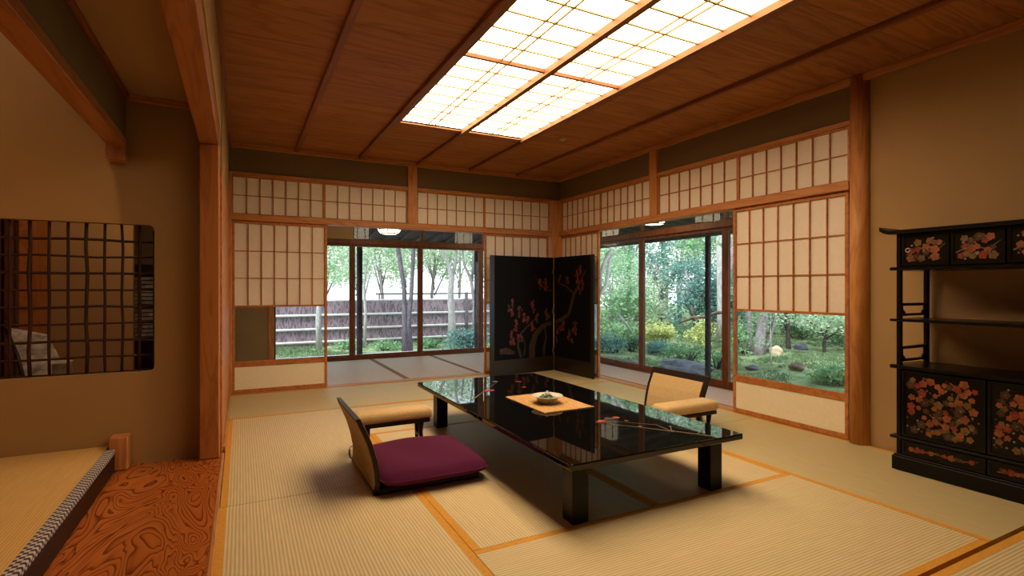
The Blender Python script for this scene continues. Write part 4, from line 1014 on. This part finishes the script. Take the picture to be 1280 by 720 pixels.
# --- right garden
def R_(px, X): q = onx(px, 400, X); return q.x, q.y
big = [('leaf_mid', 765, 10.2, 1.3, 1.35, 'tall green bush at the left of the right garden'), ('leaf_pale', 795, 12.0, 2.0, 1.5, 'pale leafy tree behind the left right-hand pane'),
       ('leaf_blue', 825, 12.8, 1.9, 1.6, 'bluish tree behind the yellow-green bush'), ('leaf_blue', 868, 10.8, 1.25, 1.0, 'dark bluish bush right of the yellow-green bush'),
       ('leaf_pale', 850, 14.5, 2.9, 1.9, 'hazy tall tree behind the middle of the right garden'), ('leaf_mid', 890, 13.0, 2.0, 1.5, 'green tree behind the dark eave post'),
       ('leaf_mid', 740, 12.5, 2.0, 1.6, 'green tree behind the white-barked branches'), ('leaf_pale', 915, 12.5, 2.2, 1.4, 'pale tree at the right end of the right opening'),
       ('leaf_mid', 780, 14.5, 2.9, 1.8, 'tall green tree far behind the white-barked branches'), ('leaf_mid', 930, 14.0, 1.6, 1.5, 'green tree behind the leaning trunk in the lower glass'),
       ('leaf_dark', 965, 15.0, 1.7, 1.7, 'dark tree far behind the lower glass'), ('leaf_mid', 1010, 14.0, 1.6, 1.5, 'green tree behind the small maple'), ('leaf_dark', 1050, 13.0, 1.4, 1.4, 'dark tree at the right end of the lower glass view')]
for i, (mk, px, X, zc, rr_, lab) in enumerate(big):
    x, y = R_(px, X); gz = ground_z(x, y)
    tw = [([(x, y, gz - .1), (x + g.uniform(-.1, .1), y, gz + zc * .5), (x + g.uniform(-.3, .3), y, gz + zc), (x + g.uniform(-.3, .3), y + .2, gz + zc + .8)], [.09, .07, .05, .02])]
    for q in range(4): tw.append(([(x, y, gz + zc * .4 + .15 * q), (x + g.uniform(-.6, .6), y + g.uniform(-.9, .9), gz + zc + g.uniform(-.2, .6))], [.03, .012]))
    bl = [(x + g.uniform(-.6, .6) * rr_, y + g.uniform(-.95, .95) * rr_, gz + max(.25, zc + g.uniform(-1.0, .8) * rr_), tuple(rr_ * g.uniform(.35, .6) for _ in range(3))) for q in range(11)]
    tree(tw, bl, 6000, .058, M[mk], M['bark'], lab, 200 + i, 'trees of the right garden')
x, y = R_(828, 9.4); shrub((x, y), (.52, .58, .36), 3200, .045, M['leaf_yellow'], 'rounded yellow-green bush in the right garden', 31)
x, y = R_(882, 10.2); shrub((x, y), (.4, .5, .45), 1500, .045, M['leaf_yellow'], 'yellow-green bush behind the dark eave post', 32)
for i, (px, X, r, mk, lab) in enumerate(((768, 8.0, (.5, .6, .26), 'leaf_blue', 'low juniper at the left foot of the right glass doors'), (790, 8.5, (.4, .5, .2), 'leaf_dark', 'low dark bush beside the left junipers'), (858, 8.3, (.45, .65, .24), 'leaf_mid', 'spreading low bush below the yellow-green bush'),
                                       (895, 8.2, (.4, .5, .22), 'leaf_mid', 'low bush right of the dark eave post'), (820, 8.9, (.4, .5, .16), 'leaf_blue', 'low grey-green ground cover below the yellow-green bush'), (775, 9.4, (.5, .6, .4), 'leaf_mid', 'bush below the white-barked branches'),
                                       (1046, 8.4, (.22, .26, .15), 'leaf_mid', 'small fern bush at the right of the lower glass view'), (932, 9.8, (.4, .5, .4), 'leaf_mid', 'bush left of the leaning grey trunk'), (1004, 13.0, (.5, .6, .3), 'leaf_dark', 'low dark bush behind the pale stone'))):
    x, y = R_(px, X); shrub((x, y), r, 2000, .036, M[mk], lab, 40 + i)
for i, (px, X, lab) in enumerate(((745, 15.5, 'tall tree at the back of the right garden, behind the white-barked branches'), (790, 17, 'tall tree at the back, behind the left right-hand pane'), (830, 16, 'tall tree at the back, above the bluish tree'), (870, 17, 'tall tree at the back, left of the dark eave post'),
                                     (905, 15.5, 'tall tree at the back, above the pale straight trunk'), (960, 16.5, 'tall tree at the back, above the leaning trunk'), (1030, 15.5, 'tall tree at the back, above the small maple'))):
    x, y = R_(px, X); gz = ground_z(x, y)
    bl = [(x + g.uniform(-1, 1), y + g.uniform(-1.6, 1.6), gz + g.uniform(2.6, 6.2), tuple(g.uniform(.6, 1.0) for _ in range(3))) for q in range(14)]
    tree([([(x, y, gz - .1), (x + .1, y, gz + 2.2), (x - .1, y + .2, gz + 4.5), (x, y + .3, gz + 6)], [.16, .13, .09, .04])] + [([(x, y, gz + 2 + q * .7), (b_[0], b_[1], b_[2])], [.05, .015]) for q, b_ in enumerate(bl[:5])], bl, 6500, .085, M[('leaf_pale', 'leaf_mid')[i % 2]], M['bark'], lab, 300 + i, 'trees of the right garden')
# white-barked branches
k = 12.0
tree([([at_d(742, 420, k), at_d(747, 372, k), at_d(758, 355, k), at_d(762, 325, k), at_d(774, 308, k), at_d(784, 296, k)], [.07, .055, .045, .04, .03, .02]), ([at_d(749, 370, k), at_d(751, 340, k), at_d(760, 318, k), at_d(766, 308, k), at_d(776, 290, k)], [.04, .04, .055, .05, .03])],
     [(at_d(760, 300, k).x, at_d(760, 300, k).y, 2.6, (.8, .8, .4))], 900, .05, M['leaf_mid'], M['bark_white'], 'white-barked branching tree at the left edge of the right glass doors', 61)
k = 12.5
tree([([at_d(901, 425, k), at_d(901, 385, k), at_d(900, 345, k), at_d(898, 230, k)], [.11, .08, .075, .07])], [(at_d(898, 290, k).x, at_d(898, 290, k).y, 2.9, (.9, .9, .5))], 900, .05, M['leaf_pale'], M['bark_pale'], 'pale straight trunk just right of the dark eave post', 62)
b = W(946, 452); k = (b - CP).dot(FW)
tree([([b + Vector((0, 0, -.1)), at_d(949, 430, k), at_d(953, 405, k), at_d(957, 385, k), at_d(962, 350, k), at_d(968, 300, k)], [.16, .115, .10, .10, .09, .07]), ([at_d(954, 443, k), at_d(962, 425, k), at_d(968, 405, k), at_d(972, 385, k)], [.035, .03, .025, .02])],
     [(b.x, b.y, 2.6, (1.2, 1.2, .6)), (b.x - .2, b.y - .6, 1.25, (.3, .5, .2))], 2200, .045, M['leaf_mid'], M['bark'], 'thick grey leaning trunk at the left of the lower glass view', 63)
b = W(936, 447); k = (b - CP).dot(FW)
tree([([b, at_d(937, 420, k), at_d(936, 385, k), at_d(938, 340, k)], [.07, .055, .05, .05])], [(b.x, b.y, 2.7, (.9, .9, .5))], 900, .045, M['leaf_mid'], M['bark'], 'thinner grey trunk left of the leaning trunk', 64)
b = W(986, 446); k = (b - CP).dot(FW)
tree([([b, at_d(985, 425, k), at_d(985, 410, k), at_d(982, 385, k), at_d(980, 350, k)], [.06, .05, .045, .05, .04]), ([at_d(985, 415, k), at_d(978, 400, k), at_d(972, 392, k)], [.02, .016, .01])],
     [(b.x - .1, b.y - .2, 1.05, (.5, .6, .3)), (b.x, b.y, 2.2, (.8, .8, .5))], 2000, .04, M['leaf_mid'], M['bark_dark'], 'dark slim trunk behind the pale round stone', 65)
b = W(1031, 452); k = (b - CP).dot(FW)
ct = at_d(1032, 405, k)
tree([([b, at_d(1030, 430, k), at_d(1033, 415, k), at_d(1040, 400, k), at_d(1048, 390, k)], [.04, .032, .03, .022, .012]), ([at_d(1031, 420, k), at_d(1022, 408, k), at_d(1008, 400, k)], [.024, .018, .01]), ([at_d(1031, 425, k), at_d(1050, 412, k), at_d(1064, 405, k)], [.02, .014, .008])],
     [(ct.x, ct.y, ct.z, (.5, .45, .2)), (ct.x + .1, ct.y - .6, ct.z + .02, (.5, .45, .18)), (ct.x - .1, ct.y + .5, ct.z + .05, (.4, .45, .17)), (ct.x, ct.y - .2, ct.z + .3, (.5, .7, .2))], 4200, .034, M['leaf_pale'], M['bark_dark'], 'small wide-crowned maple at the right of the lower glass view', 66)
b = W(964, 466); k = (b - CP).dot(FW)
tree([([b, at_d(964, 440, k), at_d(963, 410, k), at_d(964, 380, k)], [.014, .012, .01, .008])], [(at_d(964, 395, k).x, at_d(964, 395, k).y, .75, (.25, .3, .3))], 500, .035, M['leaf_pale'], M['bark_pale'], 'thin whip-like sapling in front of the leaning trunk', 67)
b = W(772, 408, .1); k = 12.5
claim_tube([at_d(772, 392, k), at_d(780, 402, k), at_d(791, 417, k)], [.03] * 3, 'fallen_branch'); claim_tube([at_d(779, 401, k), at_d(790, 398, k)], [.02] * 2, 'fallen_branch')
o = thing('fallen_branch', 'bare brown branch lying slanted among the bushes', 'branch', at_d(772, 395, k))
MB().tube([at_d(772, 392, k), at_d(780, 402, k), at_d(791, 417, k)], [.032, .03, .022], 8).build('branch_wood', M['bark_pale'], o)
MB().tube([at_d(779, 401, k), at_d(790, 398, k)], [.02, .008], 6).build('side_twig', M['bark'], o)
x, y = R_(880, 9.7)
claim_tube([onx(850, 403, 9.7), onx(866, 397, 9.7), onx(880, 396, 9.7), onx(896, 391, 9.6), onx(912, 390, 9.6)], [.05] * 5, 'garden_log')
o = thing('garden_log', 'brownish log edging between the bushes of the right garden', 'log', (x, y, 0))
MB().tube([onx(850, 403, 9.7), onx(866, 397, 9.7), onx(880, 396, 9.7), onx(896, 391, 9.6), onx(912, 390, 9.6)], [.03, .04, .035, .04, .03], 10).build('log_wood', M['rock_brown'], o)
def tufts(name, label, x0, x1, y0, y1, n, seed, mat):
    g3 = np.random.default_rng(seed); xy = np.stack([g3.uniform(x0, x1, n), g3.uniform(y0, y1, n)], 1)
    cl = g3.uniform(0, 1, (n // 40, 2)) * (x1 - x0, y1 - y0) + (x0, y0); near = cl[g3.integers(0, len(cl), n)] + g3.normal(size=(n, 2)) * .16
    pick = (g3.random(n) < .7)[:, None]; xy = np.where(pick, near, xy)
    z = np.array([ground_z(a, b) for a, b in xy]); ok = keep_free(np.stack([xy[:, 0], xy[:, 1], z + .03], 1), name); xy = xy[ok]; z = z[ok]; n = len(z); h = g3.uniform(.015, .06, n); a = g3.uniform(0, 6.28, n); w_ = g3.uniform(.008, .022, n)
    dx, dy = np.cos(a) * w_, np.sin(a) * w_; lx_, ly_ = g3.normal(size=n) * .03, g3.normal(size=n) * .03
    V = np.stack([np.stack([xy[:, 0] - dx, xy[:, 1] - dy, z - .01], 1), np.stack([xy[:, 0] + dx, xy[:, 1] + dy, z - .01], 1), np.stack([xy[:, 0] + lx_, xy[:, 1] + ly_, z + h], 1)], 1).reshape(-1, 3)
    me = bpy.data.meshes.new(name); me.vertices.add(3 * n); me.vertices.foreach_set('co', V.ravel()); me.loops.add(3 * n); me.loops.foreach_set('vertex_index', np.arange(3 * n, dtype=np.int32))
    me.polygons.add(n); me.polygons.foreach_set('loop_start', np.arange(0, 3 * n, 3, dtype=np.int32)); me.polygons.foreach_set('loop_total', np.full(n, 3, dtype=np.int32)); me.update(calc_edges=True); me.validate()
    me.materials.append(mat); o = bpy.data.objects.new(name, me); col.objects.link(o); tag(o, label, 'grass', None, 'stuff'); return o
def rock(px, py, r, mat, label, seed, name='garden_rock', zb=GZ):
    c = W(px, py, zb); z = ground_z(c.x, c.y); o = bmesh.new(); bmesh.ops.create_icosphere(o, subdivisions=3, radius=1); g2 = random.Random(seed)
    ph = [g2.random() * 6 for _ in range(6)]
    for v in o.verts:
        q = 1 + .16 * math.sin(2.6 * v.co.x + ph[0]) * math.cos(2.2 * v.co.y + ph[1]) + .09 * math.sin(5 * v.co.z + ph[2] + 3 * v.co.x) + .05 * math.sin(8 * v.co.y + ph[3])
        v.co *= q; v.co = Vector((v.co.x * r[0], v.co.y * r[1], v.co.z * r[2]))
    ob = MB().from_bm(o, None, False, Matrix.Translation((c.x, c.y, z + r[2] * .45))).build(name, mat); tag(ob, label, 'rock')
    for v in ob.data.vertices: OWN[vkey(v.co)] = ob.name
    # origin at the rock
    for v in ob.data.vertices: v.co -= Vector((c.x, c.y, z))
    ob.location = (c.x, c.y, z); return ob
rock(857, 463, (.42, .6, .13), M['rock'], 'long blue-grey rock at the foot of the right glass doors', 1)
rock(970, 453, (.12, .15, .13), M['stone_pale'], 'pale orange round stone under the dark slim trunk', 2)
rock(1001, 448, (.12, .15, .12), M['rock'], 'dark small rock right of the pale round stone', 3)
rock(996, 473, (.11, .14, .09), M['rock_brown'], 'brown rock on the moss in the lower glass view', 4)
rock(785, 456, (.16, .22, .07), M['rock'], 'small grey rock among the left junipers', 5)
rock(940, 468, (.1, .12, .06), M['rock'], 'small flat grey stone below the leaning trunk', 6)

for (bl_, n_, s_, m_, o_, sd_) in JOBS: leaves_mesh('foliage', bl_, n_, s_, m_, o_, sd_)
tufts('moss_grass', 'short grass and moss tufts covering the right garden', 6.4, 14, 5.5, 16, 60000, 3, M['grass_leaf'])
tufts('grass_strip', 'grass strip in front of the brushwood fence', .5, 8, 12.5, 15.1, 16000, 4, M['grass_leaf'])
# ------------------------------------------------------------------ light
w = bpy.data.worlds.new('sky'); sc.world = w; w.use_nodes = True
nt = w.node_tree; bg = nt.nodes['Background']
tc = nt.nodes.new('ShaderNodeTexCoord'); sx = nt.nodes.new('ShaderNodeSeparateXYZ'); nt.links.new(tc.outputs['Generated'], sx.inputs[0])
rp = nt.nodes.new('ShaderNodeValToRGB'); e = rp.color_ramp.elements
e[0].position = 0; e[0].color = (.93, .98, 1, 1); e[1].position = .7; e[1].color = (.68, .86, 1, 1)
nt.links.new(sx.outputs[2], rp.inputs[0]); nt.links.new(rp.outputs[0], bg.inputs[0]); bg.inputs[1].default_value = 2.1
sd = bpy.data.lights.new('sun', 'SUN'); sd.energy = 4.5; sd.angle = R(12); sd.color = (1, .98, .94)
so = bpy.data.objects.new('sun', sd); col.objects.link(so); so.rotation_euler = Vector((.52, .30, -.80)).to_track_quat('-Z', 'Y').to_euler(); so.location = (0, 0, 12)
def area(name, loc, rot, sx_, sy_, e_, c_):
    l = bpy.data.lights.new(name, 'AREA'); l.shape = 'RECTANGLE'; l.size = sx_; l.size_y = sy_; l.energy = e_; l.color = c_
    o = bpy.data.objects.new(name, l); col.objects.link(o); o.location = loc; o.rotation_euler = rot; return o
area('lattice_room_fill', (-.68, 5.0, 2.38), (0, 0, 0), .5, .5, 7.0, (1, .66, .38))  # unseen light added to brighten the room and blind behind the lattice

sc.view_settings.view_transform = 'Standard'; sc.view_settings.look = 'None'
sc.view_settings.gamma = 1; sc.view_settings.exposure = .15; sc.view_settings.use_curve_mapping = False
sc.render.engine = 'CYCLES'
cy = sc.cycles
cy.max_bounces = 10; cy.diffuse_bounces = 2; cy.glossy_bounces = 5; cy.transparent_max_bounces = 24; cy.transmission_bounces = 6
cy.caustics_reflective = False; cy.caustics_refractive = False; cy.sample_clamp_indirect = 6
cy.use_denoising = True
